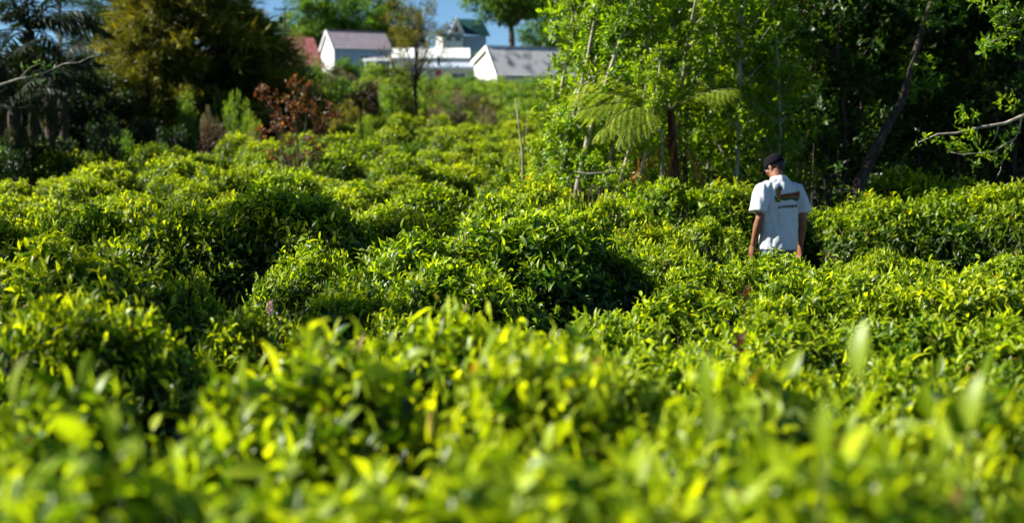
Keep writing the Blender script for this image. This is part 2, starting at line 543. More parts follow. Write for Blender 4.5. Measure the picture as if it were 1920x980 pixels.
def tea_bush(x, y, ztop, Rb, label, lod='hi', leaves=0, L0=.085, rz=None, seed=None, group=TEA_GROUP):
    g = gzf(x, y)
    H = ztop - g
    i = len(placed)
    rz = rnd.random() * 6.28 if rz is None else rz
    src = {'near': tea_near, 'hi': tea_hi, 'mid': tea_mid, 'lo': tea_lo}[lod]
    me, ph = src[i % len(src)]
    placed.append((x, y, Rb))
    if lod == 'lo':
        o = bpy.data.objects.new('tea_bush', me)
        o.location = (x, y, g); o.rotation_euler = (0, 0, rz); o.scale = (Rb / TR, Rb / TR, H / TH)
        link(o); return tag(o, label, 'tea bush', group)
    root = thing('tea_bush', label, 'tea bush', (x, y, g), rz, group)
    f = mobj('foliage', me, None, root); f.scale = (Rb / TR, Rb / TR, H / TH)
    f['kind'] = 'stuff'
    s = mobj('trunk', tea_stems[i % 3], None, root); s.scale = (Rb / TR, Rb / TR, H / TH)
    if leaves:
        tc = Vector((-x, -y)).normalized()
        fr = np.array([math.cos(-rz) * tc.x - math.sin(-rz) * tc.y, math.sin(-rz) * tc.x + math.cos(-rz) * tc.y])
        add_leaf_parts(root, 900 + i, Rb, H, ph, leaves, L0, front=fr)
    return root


# (photo x of the crest, photo y of the crest, distance, radius, label)
NEAR = [
    (250, 915, 2.15, .60, 'blurred tea bush filling the lower left corner, closest to the camera on the left'),
    (960, 900, 2.10, .62, 'blurred bright tea bush at the bottom centre, closest to the camera'),
    (1620, 900, 2.10, .62, 'blurred tea bush with long pale leaves filling the lower right corner'),
    (80, 752, 3.05, .42, 'dark blurred tea bush at the left edge, in front of the shaded gap'),
    (600, 692, 3.15, .46, 'blurred yellow-green tea bush left of the bottom centre, beside the dark gap'),
    (1010, 690, 3.15, .50, 'blurred sunlit tea bush in the middle of the foreground row'),
    (1440, 742, 2.95, .50, 'blurred tea bush with one upright pale shoot, right of centre in the foreground'),
    (1850, 778, 2.9, .42, 'blurred dim tea bush at the right edge of the foreground'),
    (620, 628, 4.0, .40, 'soft yellow-green tea bush whose crest ends left of the foreground ridge'),
    (885, 582, 4.35, .50, 'soft sunlit tea bush on the highest crest of the foreground ridge, bottom centre'),
    (1090, 632, 4.0, .34, 'small soft tea bush at the right end of the foreground ridge'),
]
MIDL = [
    (150, 556, 5.0, .52, 'dark tea bush left of the pink flower, above the black gap'),
    (470, 584, 6.1, .42, 'dark tea bush around the small pink flower'),
    (-190, 600, 5.0, .50, 'tea bush cut by the left edge, one row above the foreground'),
    (120, 458, 7.1, .74, 'shaded tea bush with upright silvery old leaves near the left edge'),
    (340, 520, 7.3, .34, 'low shaded tea bush with one hanging pale leaf, left of the black hollow'),
    (990, 396, 9.6, .88, 'sharp tea bush forming the highest crest of the central mound'),
    (790, 440, 9.1, .70, 'sharp sunlit tea bush on the left shoulder of the central mound'),
    (670, 535, 7.8, .46, 'yellow-green tea bush at the low left end of the central mound'),
    (850, 490, 8.2, .62, 'sharp tea bush on the near face of the central mound'),
    (760, 590, 6.8, .42, 'bright tea bush just above the foreground ridge, left of centre'),
    (1140, 588, 6.7, .44, 'yellow tea bush below the dark right end of the central mound'),
    (1300, 538, 7.5, .60, 'bright tea bush on the left of the right-hand field, below the man'),
    (1240, 645, 5.3, .50, 'tea bush in front of the right-hand field, right of the foreground ridge'),
    (1450, 600, 6.0, .58, 'tea bush with red-tinged young leaves in the right-hand field'),
    (1680, 596, 6.1, .60, 'tea bush in the middle of the right-hand field, above the upright blurred leaf'),
    (1890, 592, 6.0, .56, 'tea bush at the right edge, one row above the foreground'),
    (1600, 522, 7.6, .62, 'bright tea bush in the second row of the right-hand field'),
    (1810, 514, 7.6, .62, 'tea bush in the second row of the right-hand field near the right edge'),
    (1460, 560, 7.2, .36, 'low tea bush beside the dark reddish hole, below the man'),
    (1450, 680, 4.8, .48, 'tea bush behind the upright pale blurred shoot, right foreground'),
    (1690, 684, 4.7, .50, 'tea bush directly behind the tall upright blurred leaf, right foreground'),
    (1900, 694, 4.6, .44, 'dim tea bush at the right edge beside the foreground'),
    (1560, 494, 9.1, .62, 'tea bush with upright pointed leaves, near right of the man'),
    (1740, 492, 9.2, .56, 'tea bush at the top of the right-hand field, below the dark hedge face'),
    (1910, 478, 9.1, .62, 'tea bush at the top of the right-hand field, at the right edge'),
    (1440, 474, 11.2, .62, 'tea bush directly in front of the man, hiding his legs'),
    (1310, 492, 9.9, .50, 'tea bush left of the dark gap, in front of and below the man'),
    (1250, 455, 11.6, .52, 'tea bush in the lane left of the man, lower than the hedge behind it'),
    (1650, 470, 11.2, .42, 'low tea bush around the small yellow-green sapling'),
    (345, 385, 11.3, .70, 'tea bush with a dark near face at the left of the tall left-hand hedge'),
    (530, 352, 11.6, .82, 'tallest tea bush of the left-hand hedge, above the black hollow'),
    (590, 460, 9.7, .50, 'low bright tea bush nestled between the left-hand hedge and the central mound'),
    (770, 396, 12.3, .62, 'tea bush behind the left shoulder of the central mound'),
    (940, 372, 12.1, .68, 'tea bush peeping over the crest of the central mound'),
    (1060, 382, 12.5, .48, 'tea bush behind the central mound, in front of the dry stalks'),
    (20, 400, 10.6, .60, 'shaded tea bush at the left edge, two rows behind the near ones'),
    (180, 392, 11.8, .50, 'shaded tea bush left of the left-hand hedge'),
]
FARH = [
    (1150, 378, 14.0, .62, 'tea bush at the left end of the hedge behind the man, by the dry stalks'),
    (1250, 350, 14.6, .80, 'sunlit tea bush in the hedge below the tree fern'),
    (1370, 348, 15.0, .78, 'sunlit tea bush in the hedge just left of the man'),
    (1210, 430, 13.2, .58, 'low tea bush in front of the hedge below the tree fern'),
    (1330, 420, 13.6, .56, 'low tea bush by the man, on his left in front of the hedge'),
    (1560, 395, 15.0, .62, 'tea bush right of the man, at the foot of the leaning trunk'),
    (1650, 375, 14.6, .74, 'tea bush in the dark hedge below the leaning trunk'),
    (1770, 368, 14.6, .78, 'tea bush with a black shaded face in the dark hedge at right'),
    (1890, 352, 14.4, .78, 'tea bush of the dark hedge at the right edge'),
    (1690, 330, 17.0, .86, 'upper tea bush under the trees, right of the leaning trunk'),
    (1800, 345, 17.0, .80, 'upper tea bush under the bare leafy branch at right'),
    (1470, 392, 15.6, .60, 'tea bush hidden behind the man in the hedge'),
    (1010, 345, 15.2, .66, 'dark-fronted tea bush at the foot of the pale leaning stems'),
]
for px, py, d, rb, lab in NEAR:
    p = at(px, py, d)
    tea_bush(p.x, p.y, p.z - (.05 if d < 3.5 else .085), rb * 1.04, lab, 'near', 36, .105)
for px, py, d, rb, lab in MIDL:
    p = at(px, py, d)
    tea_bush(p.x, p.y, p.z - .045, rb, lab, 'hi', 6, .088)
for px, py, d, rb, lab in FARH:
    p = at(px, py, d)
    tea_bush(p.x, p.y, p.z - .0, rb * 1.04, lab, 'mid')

# the field running back up the slope
TD = np.array([13, 16, 20, 25, 30, 45, 60, 80])
TZ = np.array([1.14, 1.22, 1.32, 1.56, 1.84, 2.72, 3.75, 5.4])


def zone_label(px, d):
    side = ('below the dark palms' if px < 180 else
            'between the palms and the conifer' if px < 330 else
            'left of the russet sapling' if px < 520 else
            'around the russet sapling' if px < 720 else
            'in the open middle' if px < 810 else
            'right of the open middle' if px < 900 else
            'just left of the bare upright stem' if px < 975 else
            'beside the pale leaning stems')
    row = ('tea bush just behind the sharp ones, ' if d < 18 else
           'tea bush on the lower slope, ' if d < 25 else
           'tea bush halfway up the slope, ' if d < 34 else
           'tea bush high on the slope, ')
    return row + side


def forest_edge(y):
    """x beyond which the wood stands"""
    return np.interp(y, [12, 14, 16, 20, 30, 45, 60, 90], [0.9, .75, .45, .45, 1.1, 2.2, 3.2, 6])


far_pts = []
frng = random.Random(17)
y = 13.0
row = 0
while y < 72:
    step = 1.46 + .004 * y
    x0 = -.40 * y - 1.0
    x = x0 + (row % 2) * .6
    while x < forest_edge(y):
        jx = x + frng.uniform(-.22, .22); jy = y + frng.uniform(-.22, .22)
        rb = frng.uniform(.52, .86)
        ok = all((jx - a) ** 2 + (jy - b) ** 2 > (.70 * (rb + c)) ** 2 for a, b, c in placed[:80])
        px = 960 + jx / jy * F
        if jx > forest_edge(jy): ok = False
        if jy > 33 and px < 215 : ok = False          # under the dark trees
        if jy > 27 and px < 60 : ok = False
        if jy > 36 and px < 560 and jy > 37: ok = False
        if jy > 44 and px > 800: ok = ok and frng.random() < .8
        if frng.random() < .06: ok = False
        if ok and -60 < px < 1100:
            zt = float(np.interp(jy, TD, TZ)) + frng.uniform(-.30, .14) + .13 * math.sin(jx * 1.1 + jy * .6)
            if px < 600 and jy < 40: zt += .04
            if jy < 45:
                tea_bush(jx, jy, zt, rb, zone_label(px, jy), 'mid' if jy < 24 else 'lo')
            else:
                far_pts.append((jx, jy, gzf(jx, jy), rb / TR, zt - gzf(jx, jy)))
        x += step
    y += step * .88
    row += 1
print('tea bushes', len(placed), 'far', len(far_pts))


def instanced_stuff(name, src, pts, label, cat):
    """pts: (x, y, z, sxy, sz); one object whose instances share the mesh of a bush of the field"""
    n = len(pts)
    me = bpy.data.meshes.new(name)
    me.vertices.add(n)
    A = np.array(pts, np.float32)
    me.vertices.foreach_set('co', A[:, :3].ravel())
    a = me.attributes.new('grow', 'FLOAT_VECTOR', 'POINT')
    a.data.foreach_set('vector', np.stack([A[:, 3], A[:, 3], A[:, 4]], 1).ravel())
    me.update()
    o = bpy.data.objects.new(name, me); link(o)
    ng = bpy.data.node_groups.new(name, 'GeometryNodeTree')
    ng.interface.new_socket('Geometry', in_out='INPUT', socket_type='NodeSocketGeometry')
    ng.interface.new_socket('Geometry', in_out='OUTPUT', socket_type='NodeSocketGeometry')
    gi = ng.nodes.new('NodeGroupInput'); go = ng.nodes.new('NodeGroupOutput')
    ip = ng.nodes.new('GeometryNodeInstanceOnPoints')
    oi = ng.nodes.new('GeometryNodeObjectInfo'); oi.inputs['Object'].default_value = src
    na = ng.nodes.new('GeometryNodeInputNamedAttribute'); na.data_type = 'FLOAT_VECTOR'; na.inputs[0].default_value = 'grow'
    rv = ng.nodes.new('FunctionNodeRandomValue'); rv.data_type = 'FLOAT_VECTOR'
    rv.inputs[0].default_value = (0, 0, 0); rv.inputs[1].default_value = (0, 0, 6.28)
    ng.links.new(gi.outputs[0], ip.inputs['Points'])
    ng.links.new(oi.outputs['Geometry'], ip.inputs['Instance'])
    ng.links.new(na.outputs[0], ip.inputs['Scale'])
    ng.links.new(rv.outputs[0], ip.inputs['Rotation'])
    ng.links.new(ip.outputs[0], go.inputs[0])
    md = o.modifiers.new('grow', 'NODES'); md.node_group = ng
    tag(o, label, cat, kind='stuff')
    return o


lo_src = [o for o in col.objects if o.name.startswith('tea_bush') and o.type == 'MESH']
for s in lo_src: s.location  # noqa
instanced_stuff('tea_field', lo_src[0], far_pts, 'distant tea bushes merging into one bright mass at the top of the slope', 'tea field')

# ---------------------------------------------------------------- ground
def build_ground():
    ys = np.concatenate([np.arange(-40, 0, 4), np.arange(0, 140, 1.0), np.arange(140, 300, 8), np.array([300, 400, 600, 900, 1500, 3000])])
    xs = np.concatenate([-np.array([3000, 1500, 700, 300, 150, 90]), np.arange(-60, 61, 1.5), np.array([90, 150, 300, 700, 1500, 3000])]).astype(float)
    X, Y = np.meshgrid(xs, ys)
    Z = gz(X, Y)
    nx, ny = len(xs), len(ys)
    V = np.stack([X, Y, Z], -1).reshape(-1, 3)
    i = np.arange(ny - 1)[:, None] * nx; j = np.arange(nx - 1)[None]
    Q = np.stack([i + j, i + j + 1, i + nx + j + 1, i + nx + j], -1).reshape(-1, 4)
    o = mobj('ground', np_mesh('ground', V, [Q]), M['ground'])
    o['kind'] = 'structure'


build_ground()


# ---------------------------------------------------------------- woody plants
def cloud(rng, C, Rc, n_per, L0, asp, lod, droop=.1, up=.4, flat=.8, young_by_z=True, curl=.2, whorl=0):
    """leaves scattered through clumps with centres C (k,3), radii Rc (k)"""
    k = len(C)
    if whorl:
        m = n_per
        dirs = ball(rng, k * m).reshape(k, m, 3); dirs[..., 2] = dirs[..., 2] * flat
        rr = Rc[:, None, None] * (.35 + .65 * rng.random((k, m, 1)) ** .6)
        tips = (C[:, None] + dirs * rr).reshape(-1, 3)
        ax = nrm(dirs.reshape(-1, 3) * .8 + np.array([0, 0, up]) + rng.normal(size=(k * m, 3)) * .3)
        A = nrm(np.cross(ax, ball(rng, k * m))); B = np.cross(ax, A)
        out = []
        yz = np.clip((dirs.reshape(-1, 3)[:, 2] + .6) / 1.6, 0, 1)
        for w_ in range(whorl):
            ph = w_ * 2.4 + rng.normal(size=k * m) * .3
            ang = np.radians(85 - 50 * w_ / max(1, whorl - 1) + rng.normal(size=k * m) * 14)
            rv = A * np.cos(ph)[:, None] + B * np.sin(ph)[:, None]
            D = ax * np.cos(ang)[:, None] + rv * np.sin(ang)[:, None]
            N = ax * np.sin(ang)[:, None] - rv * np.cos(ang)[:, None]
            out.append((tips + ax * (L0 * .9 * w_ / whorl), D, N, yz * .55 + .35 * w_ / whorl))
        P, D, N, Y = [np.concatenate([o[j] for o in out]) for j in range(4)]
    else:
        n = k * n_per
        dirs = ball(rng, n)
        dirs[:, 2] *= flat
        cc = np.repeat(C, n_per, 0); rc = np.repeat(Rc, n_per)
        P = cc + dirs * (rc * rng.random(n) ** .45)[:, None]
        D = nrm(dirs * .7 + np.array([0, 0, up - droop]) + rng.normal(size=(n, 3)) * .45)
        N = nrm(np.array([0, 0, 1.]) + dirs * .5 + rng.normal(size=(n, 3)) * .4)
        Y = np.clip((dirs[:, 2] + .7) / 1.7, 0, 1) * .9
    n = len(P)
    L = L0 * (.65 + .7 * rng.random(n))
    V, t, q, a = leaves_arrays(P, D, N, L, L * asp * (.8 + .4 * rng.random(n)), curl * (.4 + rng.random(n)), .2 + .3 * rng.random(n),
                               rng.random(n), np.clip(Y + rng.normal(size=n) * .1, 0, 1), lod)
    return V, t, q, a


def limbs(rng, base, tops, r0, mid_z=.35, sides=5):
    tb = Tubes()
    for e in tops:
        b = base + np.array([rng.normal() * .02, rng.normal() * .02, 0])
        m1 = b + (e - b) * mid_z; m1[:2] = b[:2] + (e[:2] - b[:2]) * mid_z * .45
        m2 = b + (e - b) * .7; m2[:2] = b[:2] + (e[:2] - b[:2]) * .55
        nz = rng.normal(size=(2, 3)) * .03 * np.linalg.norm(e - b)
        tb.tube([b - [0, 0, .1], m1 + nz[0], m2 + nz[1], e], [r0, r0 * .7, r0 * .4, r0 * .12], sides)
    return tb


def shrub_variant(seed, kind):
    """unit plants: about 1 m across and 1 m tall, origin at the foot"""
    rng = np.random.default_rng(seed)
    if kind == 'round':
        k = 26
        dr = ball(rng, k); dr[:, 2] = np.abs(dr[:, 2]) * 1.0
        C = dr * (.22 + .20 * rng.random((k, 1))); C[:, 2] = .16 + C[:, 2] * 1.55
        Rc = .10 + .07 * rng.random(k)
        V, t, q, a = cloud(rng, C, Rc, 130, .055, .42, 1, flat=.8)
        tb = limbs(rng, np.zeros(3), C[:10], .022)
    elif kind == 'upright':
        k = 46
        th = rng.random(k) * 6.28; r = .34 * np.sqrt(rng.random(k)); z = .12 + .80 * rng.random(k) * (1 - r * .9)
        C = np.stack([r * np.cos(th), r * np.sin(th), z], 1)
        Rc = .05 + .05 * rng.random(k)
        V, t, q, a = cloud(rng, C, Rc, 60, .05, .32, 1, up=1.1, flat=1.5)
        tb = limbs(rng, np.zeros(3), C[:14] * [1, 1, 1.1], .012)
    elif kind == 'airy':
        k = 60
        dr = ball(rng, k)
        C = dr * (.45 * rng.random((k, 1)) ** .4) * [.9, .9, 1]; C[:, 2] = .58 + C[:, 2] * .95
        Rc = .035 + .05 * rng.random(k)
        V, t, q, a = cloud(rng, C, Rc, 32, .034, .5, 1, flat=1)
        tb = limbs(rng, np.zeros(3), C, .016, .45)
    elif kind == 'scrub':
        k = 30
        th = rng.random(k) * 6.28; r = .46 * np.sqrt(rng.random(k))
        C = np.stack([r * np.cos(th), r * np.sin(th), .25 + .55 * rng.random(k) * (1 - r)], 1)
        Rc = .08 + .09 * rng.random(k)
        V, t, q, a = cloud(rng, C, Rc, 100, .06, .36, 1, up=.7, flat=1)
        tb = limbs(rng, np.zeros(3), C[:16] * [1, 1, 1.15], .014)
    me = np_mesh('crown_' + kind, V, [t, q], True, a)
    tm = tb.mesh('trunk_' + kind)
    me.materials.append(M['green']); tm.materials.append(M['bark'])
    return me, tm


SHV = {k: [shrub_variant(200 + 10 * j + i, k) for i in range(2)] for j, k in enumerate(['round', 'upright', 'airy', 'scrub'])}
shn = [0]


def shrub(px, ytop, ybase, wpx, d, kind, mat, label, cat='shrub', group=None, name='shrub', tmat='bark', sink=.15, depth=1.0):
    top = at(px, ytop, d)
    g = gzf(top.x, d)
    H = top.z - g + sink
    if H < .3: H = .5
    W = wpx / F * d
    rt = thing(name, label, cat, (top.x, d, g - sink * .5), random.Random(shn[0]).random() * 6.28, group)
    me, tm = SHV[kind][shn[0] % 2]
    shn[0] += 1
    c = mobj('crown', me, M[mat], rt); c.scale = (W, W * depth, H * 1.0)
    t = mobj('trunk', tm, M[tmat], rt); t.scale = (W, W * depth, H * 1.0)
    return rt


# russet sapling and the shrubs of the slope
def russet():
    d = 23.5
    base = at(556, 0, d); g = gzf(base.x, d)
    rt = thing('russet_sapling', 'russet-leaved sapling with a few orange leaves standing in the tea slope', 'sapling', (base.x, d, g))
    o0 = Vector((base.x, d, g))
    rg = np.random.default_rng(12)
    cl = [(560, 160, 20), (585, 172, 20), (545, 190, 20), (575, 200, 24), (600, 205, 20), (503, 172, 9), (512, 185, 14), (498, 180, 8), (528, 200, 14), (620, 208, 16),
          (612, 225, 16), (590, 230, 18), (560, 232, 18), (635, 218, 9), (500, 250, 11), (515, 240, 10), (540, 262, 12), (580, 262, 12), (520, 290, 14), (545, 298, 14),
          (580, 296, 14), (600, 280, 9), (525, 222, 9), (570, 215, 20), (555, 205, 15), (608, 245, 12)]
    C = []; Rc = []
    for x, y, r in cl:
        C.append(np.array(at(x, y, d) - o0) + [0, rg.normal() * .25, 0]); Rc.append(r / F * d)
    C = np.array(C); Rc = np.array(Rc)
    V, t, q, a = cloud(rg, C, Rc * 1.0, 14, .058, .5, 2, whorl=5, flat=.9)
    mobj('crown', np_mesh('russet_crown', V, [t, q], True, a), M['red'], rt)
    tb = limbs(rg, np.array([0, 0, 0.]), C, .016, .45)
    mobj('trunk', tb.mesh('russet_trunk'), M['bark'], rt)


russet()
shrub(560, 262, 315, 90, 24.2, 'scrub', 'olive', 'olive green undergrowth round the foot of the russet sapling')
# shrubs right under the houses
for px_, yt_, d_, w_, k_, m_, l_ in (
        (612, 106, 116, 50, 'scrub', 'dry', 'pale greyish shrub below the white gable of the mauve-roofed house'),
        (655, 99, 119, 74, 'round', 'green', 'green shrub hiding the foot of the blue-shaded wall'),
        (706, 100, 115, 60, 'round', 'light', 'light shrub between the blue-shaded wall and the carport'),
        (640, 122, 100, 60, 'scrub', 'dry', 'greyish dry shrub just below the house with the blue-shaded wall'),
        (738, 104, 108, 70, 'round', 'green', 'dark green shrub behind the thin tree trunk'),
        (770, 128, 103, 70, 'scrub', 'light', 'light shrub below the left end of the shed'),
        (835, 130, 103, 60, 'round', 'green', 'green shrub below the middle of the shed'),
        (878, 132, 97, 44, 'scrub', 'green', 'green shrub at the left of the cream gable'),
        (905, 134, 94, 34, 'upright', 'green', 'narrow shrub before the cream gable'),
        (965, 144, 92, 60, 'scrub', 'light', 'light shrub below the grey roof, left'),
        (1010, 140, 92, 60, 'round', 'light', 'light shrub below the grey roof, right'),
        (840, 150, 80, 60, 'scrub', 'brown', 'rusty brown shrub patch below the shed'),
        (880, 158, 78, 44, 'round', 'brown', 'small rusty brown shrub right of the patch below the shed')):
    shrub(px_, yt_, 0, w_ * 1.2, d_, k_, m_, l_)
shrub(622, 112, 200, 105, 60, 'round', 'light', 'light yellow-green round shrub below the mauve-roofed house')
shrub(683, 112, 215, 82, 58, 'round', 'brown', 'dark brown dense shrub right of the light round one', tmat='bark_dark')
shrub(650, 168, 222, 74, 50, 'round', 'olive', 'low olive shrub in front of the dark brown one')
shrub(748, 118, 215, 100, 62, 'round', 'light', 'light green shrub between the dark brown one and the tall thin tree')
shrub(684, 196, 262, 50, 34, 'upright', 'light', 'small bright sapling with grey twigs above the open slope', 'sapling')
shrub(772, 228, 280, 72, 33, 'round', 'green', 'round dark green bush alone in the tea slope', 'bush')
shrub(824, 172, 240, 84, 52, 'scrub', 'dry', 'tangled grey-brown dry shrub at the top of the tea slope')
shrub(866, 190, 240, 60, 52, 'airy', 'dry', 'thin dry shrub right of the tangled one')
shrub(350, 148, 262, 64, 39.5, 'upright', 'light', 'leftmost bright green upright shrub before the golden conifer', group='bright upright shrubs')
shrub(402, 158, 262, 44, 40.5, 'upright', 'light', 'slim bright green upright shrub behind the dry grey-brown one', group='bright upright shrubs')
shrub(448, 150, 262, 74, 38.5, 'upright', 'light', 'largest bright green upright shrub, below the dark conifer', group='bright upright shrubs')
shrub(476, 190, 268, 50, 37.8, 'upright', 'light', 'rightmost bright green upright shrub, next to the russet sapling', group='bright upright shrubs')
shrub(396, 172, 262, 44, 38.2, 'scrub', 'dry', 'dry grey-brown shrub among the bright upright shrubs')
shrub(330, 198, 275, 90, 37.0, 'round', 'dark', 'dark shrub left below the bright upright shrubs', tmat='bark_dark')
shrub(400, 215, 275, 84, 36.8, 'round', 'brown', 'dark brown low shrub below the dry grey-brown one', tmat='bark_dark')
shrub(470, 235, 272, 60, 36.5, 'scrub', 'dry', 'low grey dry scrub left of the russet sapling')
shrub(592, 86, 160, 62, 78, 'round', 'green', 'green shrub beside the faded red roof')
shrub(560, 62, 160, 70, 76, 'airy', 'olive', 'loose olive shrub before the faded red roof', tmat='bark_dark')
shrub(548, 108, 160, 50, 74, 'round', 'dark', 'dark shrub at the foot of the faded red roof', tmat='bark_dark')
shrub(300, 235, 280, 70, 34, 'round', 'green', 'low green bush in the shade left of the dark shrubs')
shrub(235, 222, 280, 66, 33.5, 'round', 'green', 'low round green bush catching the sun below the dark left trees')
shrub(200, 92, 200, 66, 46, 'scrub', 'green', 'mid green climbing shrub between the palms and the golden conifer')
shrub(196, 150, 240, 60, 43, 'scrub', 'olive', 'dull olive scrub below the climbing shrub')
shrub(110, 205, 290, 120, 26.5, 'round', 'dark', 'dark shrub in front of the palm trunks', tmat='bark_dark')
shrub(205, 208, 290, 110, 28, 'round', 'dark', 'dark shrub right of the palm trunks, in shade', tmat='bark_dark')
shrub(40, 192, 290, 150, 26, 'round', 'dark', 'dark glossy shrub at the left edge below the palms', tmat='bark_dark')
shrub(-30, 210, 300, 120, 24, 'round', 'broad_shade', 'dark shrub cut by the left edge', tmat='bark_dark')
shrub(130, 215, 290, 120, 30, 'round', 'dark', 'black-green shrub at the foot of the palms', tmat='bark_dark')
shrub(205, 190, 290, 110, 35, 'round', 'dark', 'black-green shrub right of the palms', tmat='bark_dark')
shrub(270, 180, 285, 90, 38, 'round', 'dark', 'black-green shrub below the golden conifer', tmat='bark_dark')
kinds = ['round', 'scrub', 'upright', 'scrub', 'round']
mats = ['green', 'light', 'light', 'olive', 'green', 'light', 'dry', 'green']
srng = random.Random(8)
scrub_spots = []
for d, y0, y1, xa, xb in ((58, 180, 200, 890, 1030), (62, 172, 192, 800, 1040), (67, 164, 182, 730, 1050), (71, 156, 172, 640, 1060), (74, 148, 164, 560, 1090), (84, 140, 152, 600, 1120), (93, 134, 146, 690, 1000)):
    xx = xa
    while xx < xb:
        wd = srng.uniform(44, 74)
        scrub_spots.append((xx + wd / 2, srng.uniform(y0, y1) - 10, d + srng.uniform(-3, 3), wd * 1.35))
        xx += wd * .85
for i, (px, yt, d, wd) in enumerate(sorted(scrub_spots, key=lambda s: s[2])):
    mt = srng.choice(mats); kd = srng.choice(kinds)
    shade = {'green': 'mid green', 'light': 'light green', 'olive': 'olive', 'dry': 'greyish dry'}[mt]
    where = ('right below the pale-walled sheds' if px < 860 and d > 70 else
             'below the cream-gabled house' if d > 70 and px < 1000 else
             'at the foot of the wood, far back' if px > 1000 else
             'on the bank above the tea, left of the tall thin tree' if px < 770 else
             'on the bank above the tea, right of the tall thin tree' if px < 890 else
             'on the bank above the tea, by the pale leaning stems')
    form = {'round': 'rounded', 'scrub': 'spreading', 'upright': 'upright'}[kd]
    shrub(px, yt, 0, wd, d, kd, mt, '%s %s shrub %s' % (shade, form, where), group='shrubs covering the bank below the houses')
shrub(860, 150, 0, 70, 80, 'round', 'brown', 'rusty brown shrub below the white sheds', group='shrubs covering the bank below the houses')


# ---------------------------------------------------------------- trees
def big_tree(seed, nclump, shape, L0, asp, nper, rc, trunk_h, r0, flat=.8, up=.3, lod=1, bottom=.3):
    rng = np.random.default_rng(seed)
    dr = ball(rng, nclump)
    rad = rng.random((nclump, 1)) ** .35
    C = dr * rad * np.array(shape)
    C[:, 2] = np.where(C[:, 2] < 0, C[:, 2] * bottom, C[:, 2]) + trunk_h
    Rc = rc * (.6 + .8 * rng.random(nclump))
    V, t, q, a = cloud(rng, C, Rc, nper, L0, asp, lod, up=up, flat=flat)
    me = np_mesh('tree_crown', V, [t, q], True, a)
    tb = Tubes()
    fork = np.array([rng.normal() * .1, rng.normal() * .1, trunk_h * .62])
    tb.tube([[0, 0, -.2], [.03, 0, .2 * trunk_h], fork * [.6, .6, .6], fork], [r0 * 1.3, r0, r0 * .9, r0 * .75], 9, cap=False)
    for e in C[rng.permutation(nclump)[:26]]:
        m1 = fork + (e - fork) * .45 + rng.normal(size=3) * .12 + [0, 0, .15]
        tb.tube([fork, m1, e], [r0 * .5, r0 * .28, r0 * .06], 5)
    tm = tb.mesh('tree_trunk')
    me.materials.append(M['green']); tm.materials.append(M['bark'])
    return me, tm


def put_tree(name, label, cat, px, d, cm, tm, mat, tmat, sc=1., rz=0., group=None, sxy=None, dz=-.1, x=None):
    xx = (px - 960) / F * d if x is None else x
    rt = thing(name, label, cat, (xx, d, gzf(xx, d) + dz), rz, group)
    sxy = sxy or sc
    for nm, me, mt in (('crown', cm, mat), ('trunk', tm, tmat)):
        o = mobj(nm, me, M[mt], rt); o.scale = (sxy, sxy, sc)
    return rt


tA = big_tree(301, 130, (2.6, 2.6, 3.6), .24, .55, 90, .6, 4.2, .2, bottom=.95)
tB = big_tree(302, 120, (2.4, 2.4, 3.2), .24, .5, 85, .55, 4.0, .18, bottom=.95)
tC = big_tree(303, 150, (1.55, 1.5, 3.3), .10, .45, 52, .28, 3.9, .07, bottom=1.0)      # thin airy tree
tD = big_tree(304, 130, (3.6, 3.6, 3.0), .28, .6, 85, .7, 6.3, .26, bottom=.7)
put_tree('round_tree', 'tall yellow-green round tree behind the left end of the mauve roof', 'tree', 585, 150, *tA, 'green', 'bark', 1.32)
put_tree('round_tree', 'tall dense green tree behind the middle of the mauve roof', 'tree', 640, 155, *tB, 'green', 'bark_dark', 1.55, 1.0)
put_tree('round_tree', 'tall dark green tree behind the right end of the mauve roof', 'tree', 700, 152, *tA, 'green', 'bark_dark', 1.42, 2.2)
put_tree('round_tree', 'green tree behind the tall thin tree', 'tree', 765, 158, *tB, 'dark', 'bark_dark', 1.30, 3.0, sxy=.9)
put_tree('thin_tree', 'tall thin brownish tree with a bare trunk in front of the houses', 'tree', 782, 60, *tC, 'olive', 'bark_dark', 1.0, .4)
put_tree('shade_tree', 'large tree with a thick pale trunk behind the grey-roofed house', 'tree', 962, 128, *tD, 'green', 'bark', 1.25, .6)
put_tree('shade_tree', 'spreading green tree behind the green-roofed house', 'tree', 1030, 138, *tA, 'green', 'bark', 1.2, 2.6)
put_tree('round_tree', 'low light green tree beside the white dormer house', 'tree', 905, 116, *tB, 'light', 'bark', .42, 2.6)

